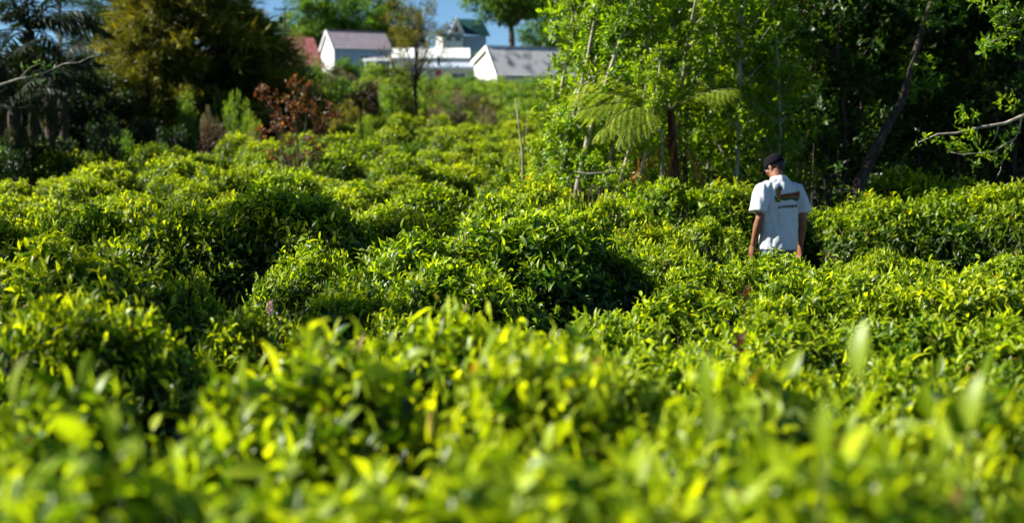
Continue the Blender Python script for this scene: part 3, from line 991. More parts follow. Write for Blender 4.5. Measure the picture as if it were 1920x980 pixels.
# conifers
def conifer(seed, n_br, H, Rm, L0, asp, r0, wid, droop=.15, top=.0, dens=30):
    rng = np.random.default_rng(seed)
    tb = Tubes()
    tb.tube([[0, 0, -.2], [0, .04, H * .4], [.05, 0, H * .98]], [r0, r0 * .7, r0 * .1], 8)
    Ps = []; Ds = []
    for i in range(n_br):
        z = H * (.06 + .92 * rng.random())
        prof = math.sin(min(1, (1 - z / H) * 1.25 + top) * PI * .55)
        ln = Rm * prof * (.65 + .5 * rng.random()) + .25
        a = rng.random() * 6.28
        dv = np.array([math.cos(a), math.sin(a), 0])
        t = np.linspace(0, 1, 5)[:, None]
        path = np.array([0, 0, z]) + dv * ln * t + np.array([0, 0, 1.]) * (ln * (.55 * t - .35 * t ** 2))
        tb.tube(path, [.04, .03, .022, .014, .005], 4)
        m = int(dens * (ln / Rm + .4))
        tt = (.25 + .8 * rng.random(m) ** .7)[:, None]
        p = np.array([0, 0, z]) + dv * ln * tt + np.array([0, 0, 1.]) * (ln * (.55 * tt - .35 * tt ** 2)) + rng.normal(size=(m, 3)) * wid
        Ps.append(p)
        Ds.append(dv * .8 + rng.normal(size=(m, 3)) * .5 + np.array([0, 0, .45 - droop]))
    P = np.concatenate(Ps); D = nrm(np.concatenate(Ds)); n = len(P)
    N = nrm(np.array([0, 0, 1.]) + rng.normal(size=(n, 3)) * .5)
    L = L0 * (.6 + .7 * rng.random(n))
    rr = np.linalg.norm(P[:, :2], axis=1)
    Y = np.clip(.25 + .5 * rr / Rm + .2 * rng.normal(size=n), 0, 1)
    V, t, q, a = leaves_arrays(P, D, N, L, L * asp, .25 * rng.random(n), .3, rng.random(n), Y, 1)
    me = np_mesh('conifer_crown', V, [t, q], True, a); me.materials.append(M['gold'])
    tm = tb.mesh('conifer_trunk'); tm.materials.append(M['bark_dark'])
    return me, tm


cA = conifer(401, 190, 7.6, 2.5, .46, .15, .16, .12, droop=.25, dens=110)
cB = conifer(402, 150, 6.0, 2.2, .42, .15, .14, .12, droop=.25, dens=100)
cC = conifer(403, 130, 10.5, 1.7, .30, .25, .17, .14, top=.2, dens=60)
put_tree('golden_conifer', 'large feathery golden-green conifer left of centre', 'conifer', 360, 43, *cA, 'gold', 'bark_dark', .90, 0, sxy=1.0)
put_tree('golden_conifer', 'dense part-shaded conifer behind the right of the golden one', 'conifer', 450, 45, *cB, 'gold', 'bark_dark', .84, 1.4, sxy=.95)
put_tree('golden_conifer', 'golden conifer low on the left of the large one', 'conifer', 285, 41, *cB, 'gold', 'bark_dark', .72, 2.1)
put_tree('dark_conifer', 'dark conifer added for the shaded right half of the golden one, by the red roof', 'conifer', 508, 47, *cB, 'dark', 'bark_dark', .70, .7, sxy=.72)  # this and the next: dark leaf colour stands for the golden conifer's shaded part
put_tree('dark_conifer', 'low dark conifer added for the shaded lower half of the golden one', 'conifer', 440, 42.5, *cB, 'dark', 'bark_dark', .62, 3.7)
put_tree('dark_conifer', 'tall thin dark conifer with a pale trunk, between palms and golden conifer', 'conifer', 222, 54, *cC, 'dark', 'bark', 1.0, 0)
put_tree('dark_conifer', 'second tall dark conifer close behind the first', 'conifer', 262, 60, *cC, 'dark', 'bark_dark', 1.0, 2)
put_tree('round_tree', 'bright green tree top between the dark and golden conifers', 'tree', 310, 70, *tB, 'green', 'bark', .95, 1)

# palms at left
def frond_mesh(seed, ln, droop, nleaf, ll, hang):
    rng = np.random.default_rng(seed)
    t = np.linspace(0, 1, 9)
    path = np.stack([ln * (t - .18 * t ** 2 * droop), 0 * t, ln * (.55 * t - droop * .85 * t ** 2)], 1)
    tb = Tubes(); tb.tube(path, np.linspace(.022, .004, 9), 5)
    u = np.repeat(np.linspace(.16, .99, nleaf), 2); s = np.tile([1., -1.], nleaf)
    px_ = np.interp(u, t, path[:, 0]); pz_ = np.interp(u, t, path[:, 2])
    P = np.stack([px_, 0 * u, pz_], 1)
    tg = nrm(np.stack([np.gradient(px_), 0 * u, np.gradient(pz_)], 1) + 1e-6)
    D = nrm(tg * .55 + np.stack([0 * u, s, 0 * u], 1) * .8 + np.array([0, 0, -hang]) + rng.normal(size=(len(u), 3)) * .12)
    L = ll * np.sin(np.clip(u, .05, .97) * PI * .9 + .2) * (.85 + .3 * rng.random(len(u)))
    N = np.tile([0, 0, 1.], (len(u), 1)) + rng.normal(size=(len(u), 3)) * .2
    V, tt, q, a = leaves_arrays(P, D, N, L, np.full(len(u), .055), .35, .3, rng.random(len(u)), rng.random(len(u)) * .8, 2)
    b = len(V)
    TV = np.concatenate(tb.V); TQ = np.concatenate(tb.Q) + b; TT = np.concatenate(tb.T) + b
    ta = np.tile([.5, .3, .5], (len(TV), 1))
    me = np_mesh('palm_frond', np.concatenate([V, TV]), [np.concatenate([tt, TT]), np.concatenate([q, TQ])], True, np.concatenate([a, ta]))
    me.materials.append(M['palm'])
    return me


fronds = [frond_mesh(501, 1.9, .75, 26, .55, .35), frond_mesh(502, 1.7, 1.15, 24, .5, .8), frond_mesh(503, 1.5, .3, 24, .5, .15)]
prng = random.Random(21)


def palm(px, d, ztop_y, label, nf=16, dry=5, sc=1.):
    p = at(px, ztop_y, d); g = gzf(p.x, d)
    rt = thing('palm_tree', label, 'palm', (p.x, d, g), 0, 'dark palms at the left')
    tb = Tubes(); hh = p.z - g
    tb.tube([[0, 0, -.1], [.05, 0, hh * .5], [0, 0, hh]], [.13, .10, .12], 9)
    mobj('trunk', tb.mesh('palm_trunk'), M['bark_dark'], rt)
    for i in range(nf + dry):
        isdry = i >= nf
        me = fronds[1] if isdry else fronds[prng.choice([0, 0, 1, 2])]
        o = mobj('frond', me, M['palm_dry'] if isdry else None, rt)
        o.location = (0, 0, hh - (.25 if isdry else 0))
        el = prng.uniform(35, 70) if isdry else prng.uniform(-45, 25)
        o.rotation_euler = (0, R(el), i * 2.4 + prng.uniform(-.3, .3))
        k = sc * (.62 if isdry else prng.uniform(.85, 1.1)); o.scale = (k, k, k)
        if isdry: o['label'] = 'dry drooping frond'
    return rt


palm(62, 29, 62, 'tallest dark palm near the left edge', 20, 6, .95)
palm(120, 31, 118, 'dark palm right of the tallest one, under the forked pole', 16, 5, .62)
palm(0, 27, 135, 'dark palm cut by the left edge', 15, 5, .8)
palm(95, 28, 165, 'low dark palm with pale hanging dead fronds', 12, 7, .7)
palm(30, 26, 205, 'lowest dark palm at the left edge with one pale bent frond', 10, 6, .65)
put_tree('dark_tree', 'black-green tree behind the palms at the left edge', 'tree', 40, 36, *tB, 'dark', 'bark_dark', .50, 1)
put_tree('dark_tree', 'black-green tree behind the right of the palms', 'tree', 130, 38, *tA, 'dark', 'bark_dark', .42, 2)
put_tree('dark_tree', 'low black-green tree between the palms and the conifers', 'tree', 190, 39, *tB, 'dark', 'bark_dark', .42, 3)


# ---------------------------------------------------------------- the wood on the right
def sapling_variant(seed, H, nb, spread, lean, nwh, L0, thin=1., z0=.08):
    rng = np.random.default_rng(seed)
    tb = Tubes()
    t = np.linspace(0, 1, 7)
    tr = np.stack([lean * t * H + .06 * np.sin(t * 7 + seed), .05 * np.sin(t * 5 + 2 * seed), t * H], 1)
    tr[0, 2] = -.1
    tb.tube(tr, np.linspace(.035, .008, 7) * thin, 6)
    tips = []
    for i in range(nb):
        u = z0 + (1 - z0) * rng.random() ** .9
        b = np.array([np.interp(u, t, tr[:, j]) for j in range(3)])
        a = rng.random() * 6.28
        ln = spread * (.35 + .75 * rng.random()) * (1 - .45 * u)
        dv = np.array([math.cos(a), math.sin(a), .55 + .6 * rng.random()])
        e = b + dv * ln; m_ = b + dv * ln * .5 + np.array([0, 0, -.04])
        tb.tube([b, m_, e], [.010 * thin, .007 * thin, .003], 4, cap=False)
        k = int(3 + 5 * ln / spread)
        for j in range(k):
            w_ = .3 + .7 * (j + rng.random()) / k
            tips.append(b + dv * ln * w_ + rng.normal(size=3) * .035)
    C = np.array(tips)
    V, tt, q, a_ = cloud(rng, C, np.full(len(C), .09), nwh, L0, .40, 2, up=.5, whorl=6, curl=.3)
    me = np_mesh('sapling_crown', V, [tt, q], True, a_); me.materials.append(M['broad'])
    tm = tb.mesh('sapling_trunk'); tm.materials.append(M['bark_pale'])
    print('sapling', len(a_))
    return me, tm


sap = [sapling_variant(601, 5.6, 75, .8, .02, 2, .098), sapling_variant(602, 5.0, 70, .85, .07, 2, .095),
       sapling_variant(603, 6.0, 75, .85, -.05, 2, .10), sapling_variant(604, 4.2, 62, .75, .10, 2, .09)]
lean = [sapling_variant(611, 3.8, 34, .36, .24, 3, .07, 1.35, .25), sapling_variant(612, 4.6, 38, .38, .17, 3, .07, 1.45, .2)]
wr = random.Random(44)
wood = []
for y0, xa, xb, st in ((17.3, 1.55, 3.4, .60), (18.5, 1.15, 4.3, .62), (19.4, 1.2, 7.9, .70), (20.9, 1.65, 8.4, .8), (22.6, 1.95, 9.3, .85), (24.8, 2.4, 10.5, 1.0), (27.5, 2.6, 12, 1.2)):
    x = xa
    while x < xb:
        jx, jy = x + wr.uniform(-.2, .2), y0 + wr.uniform(-.35, .35)
        if not (y0 < 18.6 and abs(jx - 1.95) < .42):
            wood.append((jx, jy))
        x += st
for i, (x, y) in enumerate(wood):
    cm, tm = sap[wr.randrange(4)]
    px = 960 + x / y * F
    sc = wr.uniform(.9, 1.1) * (1.0 if y < 19 else 1.15 if y < 22 else 1.5)
    if px < 1090: sc *= .95
    in_shade = px > 1640 or (px > 1470 and (y > 20 or wr.random() < .3))  # shade of the wood painted in: these trees get darker leaf and bark
    where = ('behind the pale leaning stems' if px < 1120 else
             'behind the tree fern' if px < 1290 else
             'between the tree fern and the man' if px < 1420 else
             'in the dim wood above the man' if px < 1540 else
             'around the leaning trunk' if px < 1720 else
             'in the black wood at right')
    lay = 'front sapling ' if y < 18.8 else 'slender tree ' if y < 22 else 'tall tree deep '
    put_tree('broadleaf_tree', lay + where, 'tree', 0, y, cm, tm, 'broad_shade' if in_shade else 'broad', 'bark_dark' if in_shade else 'bark_pale', sc, wr.random() * 6.28,
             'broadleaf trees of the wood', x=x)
# canopy trees that close the wood
tE = big_tree(305, 120, (3.4, 3.0, 3.6), .13, .5, 180, .5, 5.0, .20, bottom=1.0)
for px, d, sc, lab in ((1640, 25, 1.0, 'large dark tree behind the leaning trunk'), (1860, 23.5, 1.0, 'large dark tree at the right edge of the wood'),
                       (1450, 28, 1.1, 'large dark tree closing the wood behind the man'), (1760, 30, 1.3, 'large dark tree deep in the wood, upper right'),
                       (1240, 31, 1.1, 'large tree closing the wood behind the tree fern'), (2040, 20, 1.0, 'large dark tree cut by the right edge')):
    put_tree('canopy_tree', lab, 'tree', px, d, *tE, 'broad_shade', 'bark_dark', sc, px * .7, 'canopy trees of the wood')
for x_, y_, sc in ((-8.3, 7.6, .74), (-6.6, 4.0, .62), (-10.6, 13.0, .95)):  # unseen trees, placed so their shade falls on the left-hand bushes
    put_tree('unseen_shade_tree', 'unseen tree beyond the left edge shading the near bushes', 'tree', 0, y_, *tE, 'broad', 'bark', sc, y_, 'shade trees beyond the left edge', x=x_)
# pale leaning stems
for i, (px, yb, d, k, sc, rz) in enumerate(((1110, 350, 15.3, 0, .7, .3), (1155, 355, 15.4, 1, .62, -.2), (1003, 330, 16.3, 0, .95, 0), (1018, 335, 16.1, 1, .9, .15), (1035, 340, 15.9, 0, 1.0, -.1),
                                            (1062, 340, 16.8, 1, .95, .1), (1085, 345, 16.2, 0, .85, -.2), (1120, 350, 16.6, 1, .8, .1),
        (990, 330, 18.4, 1, .8, .3), (1048, 330, 17.6, 1, 1.0, -.3), (1072, 330, 18.0, 0, 1.15, .2), (1100, 330, 17.4, 1, 1.0, 0.), (1140, 330, 16.9, 0, .9, .2))):
    n_ = 'nearer pale thin stem leaning right beside the wood' if d < 16.85 else 'farther pale thin stem leaning right beside the wood'
    put_tree('leaning_sapling', n_, 'sapling', px, d, *lean[k], 'broad', 'bark_pale', sc, rz, 'pale leaning stems')
# one bare upright stem
rt = thing('bare_stem', 'pale bare upright stem standing alone left of the leaning stems', 'bare stem', (at(979, 0, 19).x, 19, gzf(.1, 19)))
tb = Tubes(); tb.tube([[0, 0, 0], [.01, 0, 1.0], [.0, 0, 1.6], [-.04, 0, 1.9], [-.09, 0, 2.3]], [.018, .016, .014, .011, .006], 6)
mobj('stalk', tb.mesh('bare_stalk'), M['bark_pale'], rt)
tb = Tubes(); tb.tube([[0, 0, 1.6], [.06, .01, 1.9], [.09, 0, 2.15]], [.008, .006, .003], 5)
mobj('twig', tb.mesh('bare_twig'), M['bark_pale'], rt)

# leaning trunk on the right
def path_px(pts):
    return [list(at(a, b, c)) for a, b, c in pts]


def bough(name, label, cat, pts, rad, mat, side=()):
    P = [Vector(p) for p in path_px(pts)]
    o0 = P[0]
    rt = thing(name, label, cat, o0)
    tb = Tubes(); tb.tube([p - o0 for p in P], rad, 9)
    mobj('main_stem', tb.mesh(name), mat, rt)
    for pp, rr in side:
        Q = [Vector(q) - o0 for q in path_px(pp)]
        tb = Tubes(); tb.tube(Q, rr, 6)
        mobj('side_branch', tb.mesh(name + '_side'), mat, rt)
    return rt, o0


tl, o0 = bough('leaning_tree', 'grey tree trunk leaning right at the edge of the dark wood', 'tree',
               [(1598, 385, 16.4), (1610, 345, 16.45), (1640, 280, 16.6), (1662, 235, 16.7), (1688, 190, 16.9), (1705, 120, 17.2), (1722, 60, 17.4), (1760, -60, 17.8)],
               [.085, .072, .062, .055, .05, .042, .036, .03], M['bark_dark'],
               [([(1700, 82, 17.2), (1722, 66, 17.0), (1745, 58, 16.9)], [.018, .012, .006]),
                ([(1688, 190, 16.9), (1700, 130, 16.8), (1712, 100, 16.7)], [.02, .014, .007])])
rngb = np.random.default_rng(77)
C = np.array([at(a, b, 17.2) - o0 for a, b in ((1760, -60), (1730, 0), (1790, -20), (1700, -40), (1750, 30), (1715, 140), (1722, 150), (1730, 160))])
V, t, q, a = cloud(rngb, C, np.full(len(C), .3), 14, .08, .4, 2, whorl=6)
mobj('crown', np_mesh('lean_crown', V, [t, q], True, a), M['broad'], tl)


def leafy_branch(name, label, pts, rad, side, clumps, bark, mat, per=5, rcl=.10, L0=.065):
    rt, o0 = bough(name, label, 'branch', pts, rad, bark, side)
    rg = np.random.default_rng(len(label))
    C = np.array([at(*c) - o0 for c in clumps])
    P = []
    k = 0
    for c in C:
        V, t, q, a = cloud(rg, c[None], np.array([rcl]), per, L0, .42, 3, whorl=4)
        mobj('leaf_cluster', np_mesh('leaf_cluster', V, [t, q], True, a), M[mat], rt)['kind'] = 'stuff'
    return rt


leafy_branch('overhanging_branch', 'thin pale branch with sparse leaves reaching in from the right edge before the dark wood',
             [(1990, 190, 13.6), (1925, 213, 13.6), (1880, 232, 13.6), (1830, 240, 13.6), (1790, 250, 13.6), (1755, 252, 13.6), (1720, 267, 13.6)],
             [.022, .018, .015, .012, .010, .008, .004],
             [([(1911, 218, 13.6), (1908, 240, 13.6), (1900, 260, 13.6), (1885, 284, 13.6)], [.010, .008, .006, .003]),
              ([(1868, 238, 13.6), (1864, 255, 13.6), (1858, 268, 13.6)], [.007, .005, .003]),
              ([(1830, 240, 13.6), (1828, 255, 13.6), (1826, 270, 13.6)], [.006, .005, .003]),
              ([(1776, 250, 13.6), (1781, 264, 13.6)], [.005, .003]),
              ([(1876, 300, 13.6), (1874, 320, 13.6), (1867, 333, 13.6)], [.004, .004, .002]),
              ([(1902, 258, 13.6), (1860, 285, 13.5), (1800, 290, 13.5), (1780, 285, 13.5)], [.006, .005, .004, .003])],
             [(1722, 272, 13.6), (1765, 260, 13.6), (1775, 275, 13.6), (1797, 215, 13.6), (1812, 212, 13.6), (1808, 225, 13.6), (1816, 234, 13.6),
              (1795, 258, 13.6), (1812, 258, 13.6), (1800, 275, 13.6), (1785, 288, 13.6), (1796, 288, 13.6), (1822, 262, 13.6), (1845, 258, 13.6),
              (1850, 276, 13.6), (1836, 292, 13.6), (1870, 294, 13.6), (1816, 312, 13.6), (1852, 303, 13.6), (1877, 258, 13.6), (1884, 196, 13.6),
              (1888, 208, 13.6), (1880, 186, 13.6), (1910, 230, 13.6), (1883, 275, 13.6)], M['bark_pale'], 'broad', 3, .075, .06)
leafy_branch('overhanging_branch', 'bright leafy twig hanging at the upper right before the black wood',
             [(1990, 20, 13.0), (1930, 50, 13.0), (1880, 70, 13.0), (1840, 85, 13.0)], [.012, .009, .006, .003],
             [([(1890, 65, 13.0), (1870, 45, 13.0), (1850, 15, 13.0)], [.006, .004, .002])],
             [(1840, 85, 13), (1850, 75, 13), (1870, 78, 13), (1886, 70, 13), (1845, 95, 13), (1862, 92, 13), (1885, 90, 13), (1865, 45, 13),
              (1850, 20, 13), (1858, 32, 13), (1880, 20, 13), (1900, 30, 13), (1905, 60, 13), (1905, 12, 13), (1835, 5, 13), (1880, 0, 13)], M['bark_pale'], 'broad', 4, .09, .07)
leafy_branch('overhanging_branch', 'bare pale branch with few leaves reaching in from the left edge before the palms',
             [(-60, 178, 20), (0, 163, 20), (40, 150, 20), (72, 144, 20), (100, 134, 20), (125, 122, 20), (155, 119, 20), (172, 110, 20), (190, 107, 20)],
             [.022, .018, .015, .012, .011, .010, .008, .006, .003],
             [([(42, 150, 20), (60, 130, 20), (88, 118, 20)], [.009, .006, .003]),
              ([(128, 122, 20), (137, 118, 20), (146, 112, 20)], [.006, .005, .003]),
              ([(50, 150, 20), (75, 150, 20), (95, 145, 20)], [.007, .005, .003]),
              ([(60, 147, 20), (70, 136, 20), (90, 130, 20)], [.006, .004, .002])],
             [(58, 138, 20), (80, 132, 20), (84, 120, 20), (70, 150, 20), (100, 132, 20), (66, 126, 20)], M['bark_pale'], 'green', 2, .09, .06)


# ---------------------------------------------------------------- tree fern
def pinna_mesh(seed, mat):
    rng = np.random.default_rng(seed)
    n = 22
    u = np.repeat(np.linspace(.04, .97, n), 2) + rng.normal(size=2 * n) * .006; s = np.tile([1., -1.], n)
    P = np.stack([u, 0 * u, -.30 * u ** 2], 1)
    D = nrm(np.stack([.35 + 0 * u, s, -.15 + 0 * u], 1))
    L = .15 * np.sin(np.clip(u * .86 + .10, 0, 1) * PI) ** .7 + .015
    N = np.tile([0, 0, 1.], (len(u), 1)) + rng.normal(size=(len(u), 3)) * .08
    V, t, q, a = leaves_arrays(P, D, N, L, np.full(len(u), .056), .15, .1, rng.random(len(u)), .35 + .5 * rng.random(len(u)), 1)
    tb = Tubes(); tt = np.linspace(0, 1, 4); tb.tube(np.stack([tt, 0 * tt, -.30 * tt ** 2], 1), np.linspace(.008, .002, 4), 4)
    b = len(V); TV = np.concatenate(tb.V)
    me = np_mesh('pinna', np.concatenate([V, TV]), [np.concatenate([t, tb.T[0] + b]), tb.Q[0] + b], True,
                 np.concatenate([a, np.tile([.3, .2, .5], (len(TV), 1))]))
    me.materials.append(M[mat])
    return me


pin = [pinna_mesh(1, 'fern'), pinna_mesh(2, 'fern')]
pin_dead = pinna_mesh(3, 'fern_dead')
FERN = at(1256, 208, 15.7)
fg = gzf(FERN.x, 15.7)
fr = thing('tree_fern', 'tree fern with arching yellow-green fronds and a red-brown trunk', 'tree fern', (FERN.x, 15.7, fg))
fh = FERN.z - fg
tb = Tubes(); tb.tube([[.10, 0, -.1], [.08, 0, fh * .5], [.02, 0, fh * .85], [0, 0, fh]], [.06, .05, .05, .04], 12)
mobj('trunk', tb.mesh('fern_trunk'), M['fern_trunk'], fr)
tb = Tubes()
_g = np.random.default_rng(4)
for i in range(26):
    a = _g.random() * 6.28
    z = fh * (.55 + .4 * _g.random())
    tb.tube([[.04 + .06 * math.cos(a), .06 * math.sin(a), z], [.04 + .12 * math.cos(a), .12 * math.sin(a), z + .02], [.04 + .16 * math.cos(a), .16 * math.sin(a), z - .28]], [.010, .008, .003], 4)
mobj('old_frond_stubs', tb.mesh('stubs'), M['fern_trunk'], fr)


def frond(az, ln, rise, droop, npair, pl, dead=False, twist=0, base=(0, 0, 0), lab=None):
    """one arching frond: rachis with its pinnae as sub-parts"""
    t = np.linspace(0, 1, 10)
    hx = ln * (t - .12 * t ** 2); hz = ln * (rise * t - droop * t ** 2)
    tb = Tubes()
    path = np.stack([hx, 0 * t, hz], 1)
    tb.tube(path, np.linspace(.014, .003, 10), 5)
    o = mobj('frond', tb.mesh('rachis'), M['fern_dead' if dead else 'stem'], fr)
    o.location = (base[0], base[1], fh + base[2])
    o.rotation_euler = (R(twist), 0, az)
    if lab: o['label'] = lab
    rg = random.Random(int(az * 100))
    for i in range(npair):
        u = .20 + .79 * i / (npair - 1)
        x = float(np.interp(u, t, hx)); z = float(np.interp(u, t, hz))
        tgx, tgz = 1 - .24 * u, rise - 2 * droop * u
        el = math.atan2(tgz, tgx)
        l = pl * math.sin(min(1, (u - .12) * 1.05 + .12) * PI) ** .8 + .05
        for s in (1, -1):
            c = mobj('pinna', pin_dead if dead else pin[rg.randrange(2)], None, o)
            c.location = (x, 0, z)
            fw = R(62 - 28 * u)
            c.rotation_euler = (R(rg.uniform(-8, 8)), -el * .6 + R(rg.uniform(0, 14)) + (R(40) if dead else R(8)), s * fw)
            c.scale = (l, l, l)


frond(R(180), 1.32, .42, .30, 11, .34)
frond(R(196), 1.28, .30, .34, 11, .34)
frond(R(212), 1.18, .36, .66, 11, .34, lab='drooping frond nearest the pale stems')
frond(R(228), 1.05, .30, .70, 11, .33)
frond(R(160), 1.25, .60, .36, 11, .32)
frond(R(130), 1.25, .75, .40, 11, .30)
frond(R(-18), .85, .62, .36, 12, .30)
frond(R(8), .72, .70, .38, 11, .30)
frond(R(48), .95, .80, .40, 10, .28)
frond(R(-52), 1.05, .60, .50, 11, .28)
frond(R(90), 1.15, .8, .45, 9, .28)
frond(R(185), .9, .75, .30, 9, .26)
frond(R(205), .75, -.35, 1.0, 9, .16, True, base=(.0, -.05, -.3), lab='dead orange frond hanging below the crown')
frond(R(250), .70, -.6, 1.1, 8, .14, True, base=(.05, -.05, -.3), lab='dead brown frond against the trunk')
frond(R(-50), .70, -.5, 1.1, 8, .14, True, base=(.08, -.05, -.3), lab='dead brown frond right of the trunk')

# dead orange fern frond left of the trunk
rt = thing('dead_fern', 'dead orange-brown fern frond standing bent over the hedge, left of the tree fern trunk', 'dead fern', at(1196, 372, 15.7))
tb = Tubes(); pth = [[0, 0, -.2], [.02, 0, .25], [.03, 0, .42], [.0, 0, .50], [-.07, 0, .50], [-.15, 0, .46]]
tb.tube(pth, [.01, .009, .008, .007, .005, .003], 5); mobj('stalk', tb.mesh('dead_stalk'), M['fern_dead'], rt)
for i, (x, z, rx, s) in enumerate(((.0, .5, 80, .28), (.03, .42, 95, .32), (-.06, .5, 75, .22), (.04, .30, 100, .34), (-.12, .47, 60, .14), (.02, .36, 60, .26))):
    c = mobj('pinna', pin_dead, None, rt); c.location = (x, -.01, z); c.rotation_euler = (R(20 * i), R(rx), R(30 * i)); c.scale = (s, s * .9, s)

# dry stalks between the stems and the hedge
def stalks(name, label, boxes, n, hmin, hmax, mat, cat, r=.006, ln=.16):
    rg = np.random.default_rng(n)
    tb = Tubes()
    for i in range(n):
        x0, x1, y0, y1 = boxes[i % len(boxes)]
        x = x0 + (x1 - x0) * rg.random(); y = y0 + (y1 - y0) * rg.random()
        z = gzf(x, y); h = hmin + (hmax - hmin) * rg.random()
        l = rg.normal(size=2) * ln * h
        tb.tube([[x, y, z - .03], [x + l[0] * .4, y + l[1] * .4, z + h * .5], [x + l[0], y + l[1], z + h]], [r, r * .8, r * .3], 4)
    o = mobj(name, tb.mesh(name), M[mat])
    return tag(o, label, cat, kind='stuff')


stalks('dry_stalks', 'beige dry stalks and bracken between the pale stems and the hedge', [(.7, 1.6, 15.6, 16.8), (.75, 1.3, 15.4, 16.4)], 420, .5, 1.5, 'dry', 'dry stalks', .007)
stalks('undergrowth', 'thin upright stems crowding the shaded foot of the wood', [(1.5, 4.2, 16.8, 18.5), (3.5, 8.0, 18.6, 20)], 300, .6, 1.7, 'bark', 'undergrowth', .007, .07)
rt, _ = bough('fallen_branch', 'pale bare branch lying across the dry stalks', 'branch', [(1075, 322, 15.5), (1100, 326, 15.5), (1140, 324, 15.5), (1165, 322, 15.6)], [.008, .012, .012, .005], M['bark_pale'])
rt, _ = bough('fence_post', 'short grey wooden post beside the tree fern trunk', 'post', [(1241, 372, 15.6), (1241, 300, 15.6), (1240, 243, 15.6)], [.018, .017, .016], M['bark_pale'])


# ground plants under the wood
def ground_cover():
    rg = np.random.default_rng(9)
    n = 7000
    x = rg.uniform(.6, 9.5, n); y = rg.uniform(16.6, 24, n)
    k = x > (y - 16.6) * -.5
    P = np.stack([x, y, gz(x, y) + rg.random(n) * .5], 1)
    D = nrm(rg.normal(size=(n, 3)) + [0, 0, .6])
    me = leaves_mesh('ground_plants', P, D, ball(rg, n) + [0, 0, 1], .12 * (.6 + rg.random(n)), .045 * np.ones(n), .2, .2, rg.random(n), rg.random(n) * .6, 1)
    o = mobj('ground_plants', me, M['broad_shade'])
    tag(o, 'dark leafy ground cover under the trees of the wood', 'ground cover', kind='stuff')


ground_cover()

# yellowish sapling in the dark hedge, pink flower, reddish shoot
shrub(1690, 448, 500, 70, 12.6, 'upright', 'light', 'small yellow-green sapling growing before the dark hedge at right', 'sapling', sink=.0)
p = at(503, 572, 6.0)
rt = thing('pink_flower', 'small pink flower spike among the tea leaves at left', 'flower', (p.x, p.y, p.z - .25))
tb = Tubes(); tb.tube([[0, 0, -.2], [0, .01, .1], [0, 0, .24]], [.003, .003, .002], 5); mobj('stalk', tb.mesh('flower_stalk'), M['stem'], rt)
_g = np.random.default_rng(2)
for i in range(14):
    a = i * 2.4; z = .21 + i * .0042
    me = leaves_mesh('petal_mesh', np.array([[0, 0, z]]), np.array([[math.cos(a), math.sin(a), .5]]), np.array([[0, 0, 1.]]), [.022], [.014], [.2], [.3], [.5], [.5], 2)
    mobj('petal', me, M['pink'], rt)


def red_shoot(px, py, d, label):
    p = at(px, py, d)
    rt = thing('red_shoot', label, 'shoot', (p.x, p.y, p.z - .12))
    tb = Tubes(); tb.tube([[0, 0, -.1], [0, 0, .09]], [.003, .002], 5); mobj('stalk', tb.mesh('shoot_stalk'), M['fern_trunk'], rt)
    for i in range(5):
        a = i * 2.4
        me = leaves_mesh('red_leaf', np.array([[0, 0, .05 + .012 * i]]), np.array([[math.cos(a), math.sin(a), .5 + .3 * i]]),
                         np.array([[-.3 * math.cos(a), -.3 * math.sin(a), 1.]]), [.075], [.028], [.25], [.4], [.3], [.2], 5)
        mobj('leaf', me, M['red'], rt)


red_shoot(1400, 538, 7.0, 'dark red shoot with drooping leaves in the gap below the man')
red_shoot(1388, 630, 5.5, 'reddish young shoot rising from the right-hand tea field')
red_shoot(20, 672, 3.4, 'reddish brown leaf tuft at the left edge of the foreground')

# tall blurred shoots rising over the foreground
def tall_shoot(px, py, d, ln, lean_, label, n=4, yv=8, L=.115):
    p = at(px, py, d)
    h = .34
    rt = thing('tall_tea_shoot', label, 'tea shoot', (p.x, p.y, p.z - h))
    tb = Tubes(); tb.tube([[0, 0, -.1], [lean_ * .4, 0, h * .5], [lean_, 0, h * .85]], [.003, .0025, .002], 5)
    mobj('stalk', tb.mesh('tall_shoot_stalk'), M['stem'], rt)
    for i in range(n):
        a = i * 2.4 + px; t = .35 + .65 * i / max(1, n - 1)
        up_ = .5 + 2.2 * t if i == n - 1 else .7
        d_ = Vector((math.cos(a) * (.4 if i == n - 1 else 1) - (.3 if i == n - 1 else 0), math.sin(a) * .3, up_)).normalized()
        n_ = Vector((-.9, -.7, .45)) if i == n - 1 else Vector((-d_.x, -d_.y - .2, 1))
        s_ = d_.cross(n_).normalized(); n_ = s_.cross(d_)
        l = ln * (1 if i == n - 1 else .8)
        o = bpy.data.objects.new('leaf', single[min(9, yv)])
        q = Vector((lean_ * t, 0, h * .85 * t))
        o.matrix_local = Matrix(((d_.x * l, -s_.x * l, n_.x * l, q.x), (d_.y * l, -s_.y * l, n_.y * l, q.y), (d_.z * l, -s_.z * l, n_.z * l, q.z), (0, 0, 0, 1)))
        link(o, rt)


tall_shoot(1640, 652, 2.25, .10, -.02, 'tall upright blurred tea leaf standing above the right foreground')
tall_shoot(1335, 700, 2.3, .085, .0, 'pale upright blurred tea leaf right of the bottom centre')
tall_shoot(1790, 745, 2.1, .09, .03, 'blurred tea shoot near the lower right corner')
tall_shoot(1530, 790, 1.9, .08, .02, 'blurred tea shoot rising in the middle of the right foreground')
tall_shoot(50, 705, 2.5, .09, -.03, 'arching blurred tea shoot at the lower left')
tall_shoot(430, 690, 2.9, .08, .03, 'yellow blurred shoot beside the dark gap at lower left')


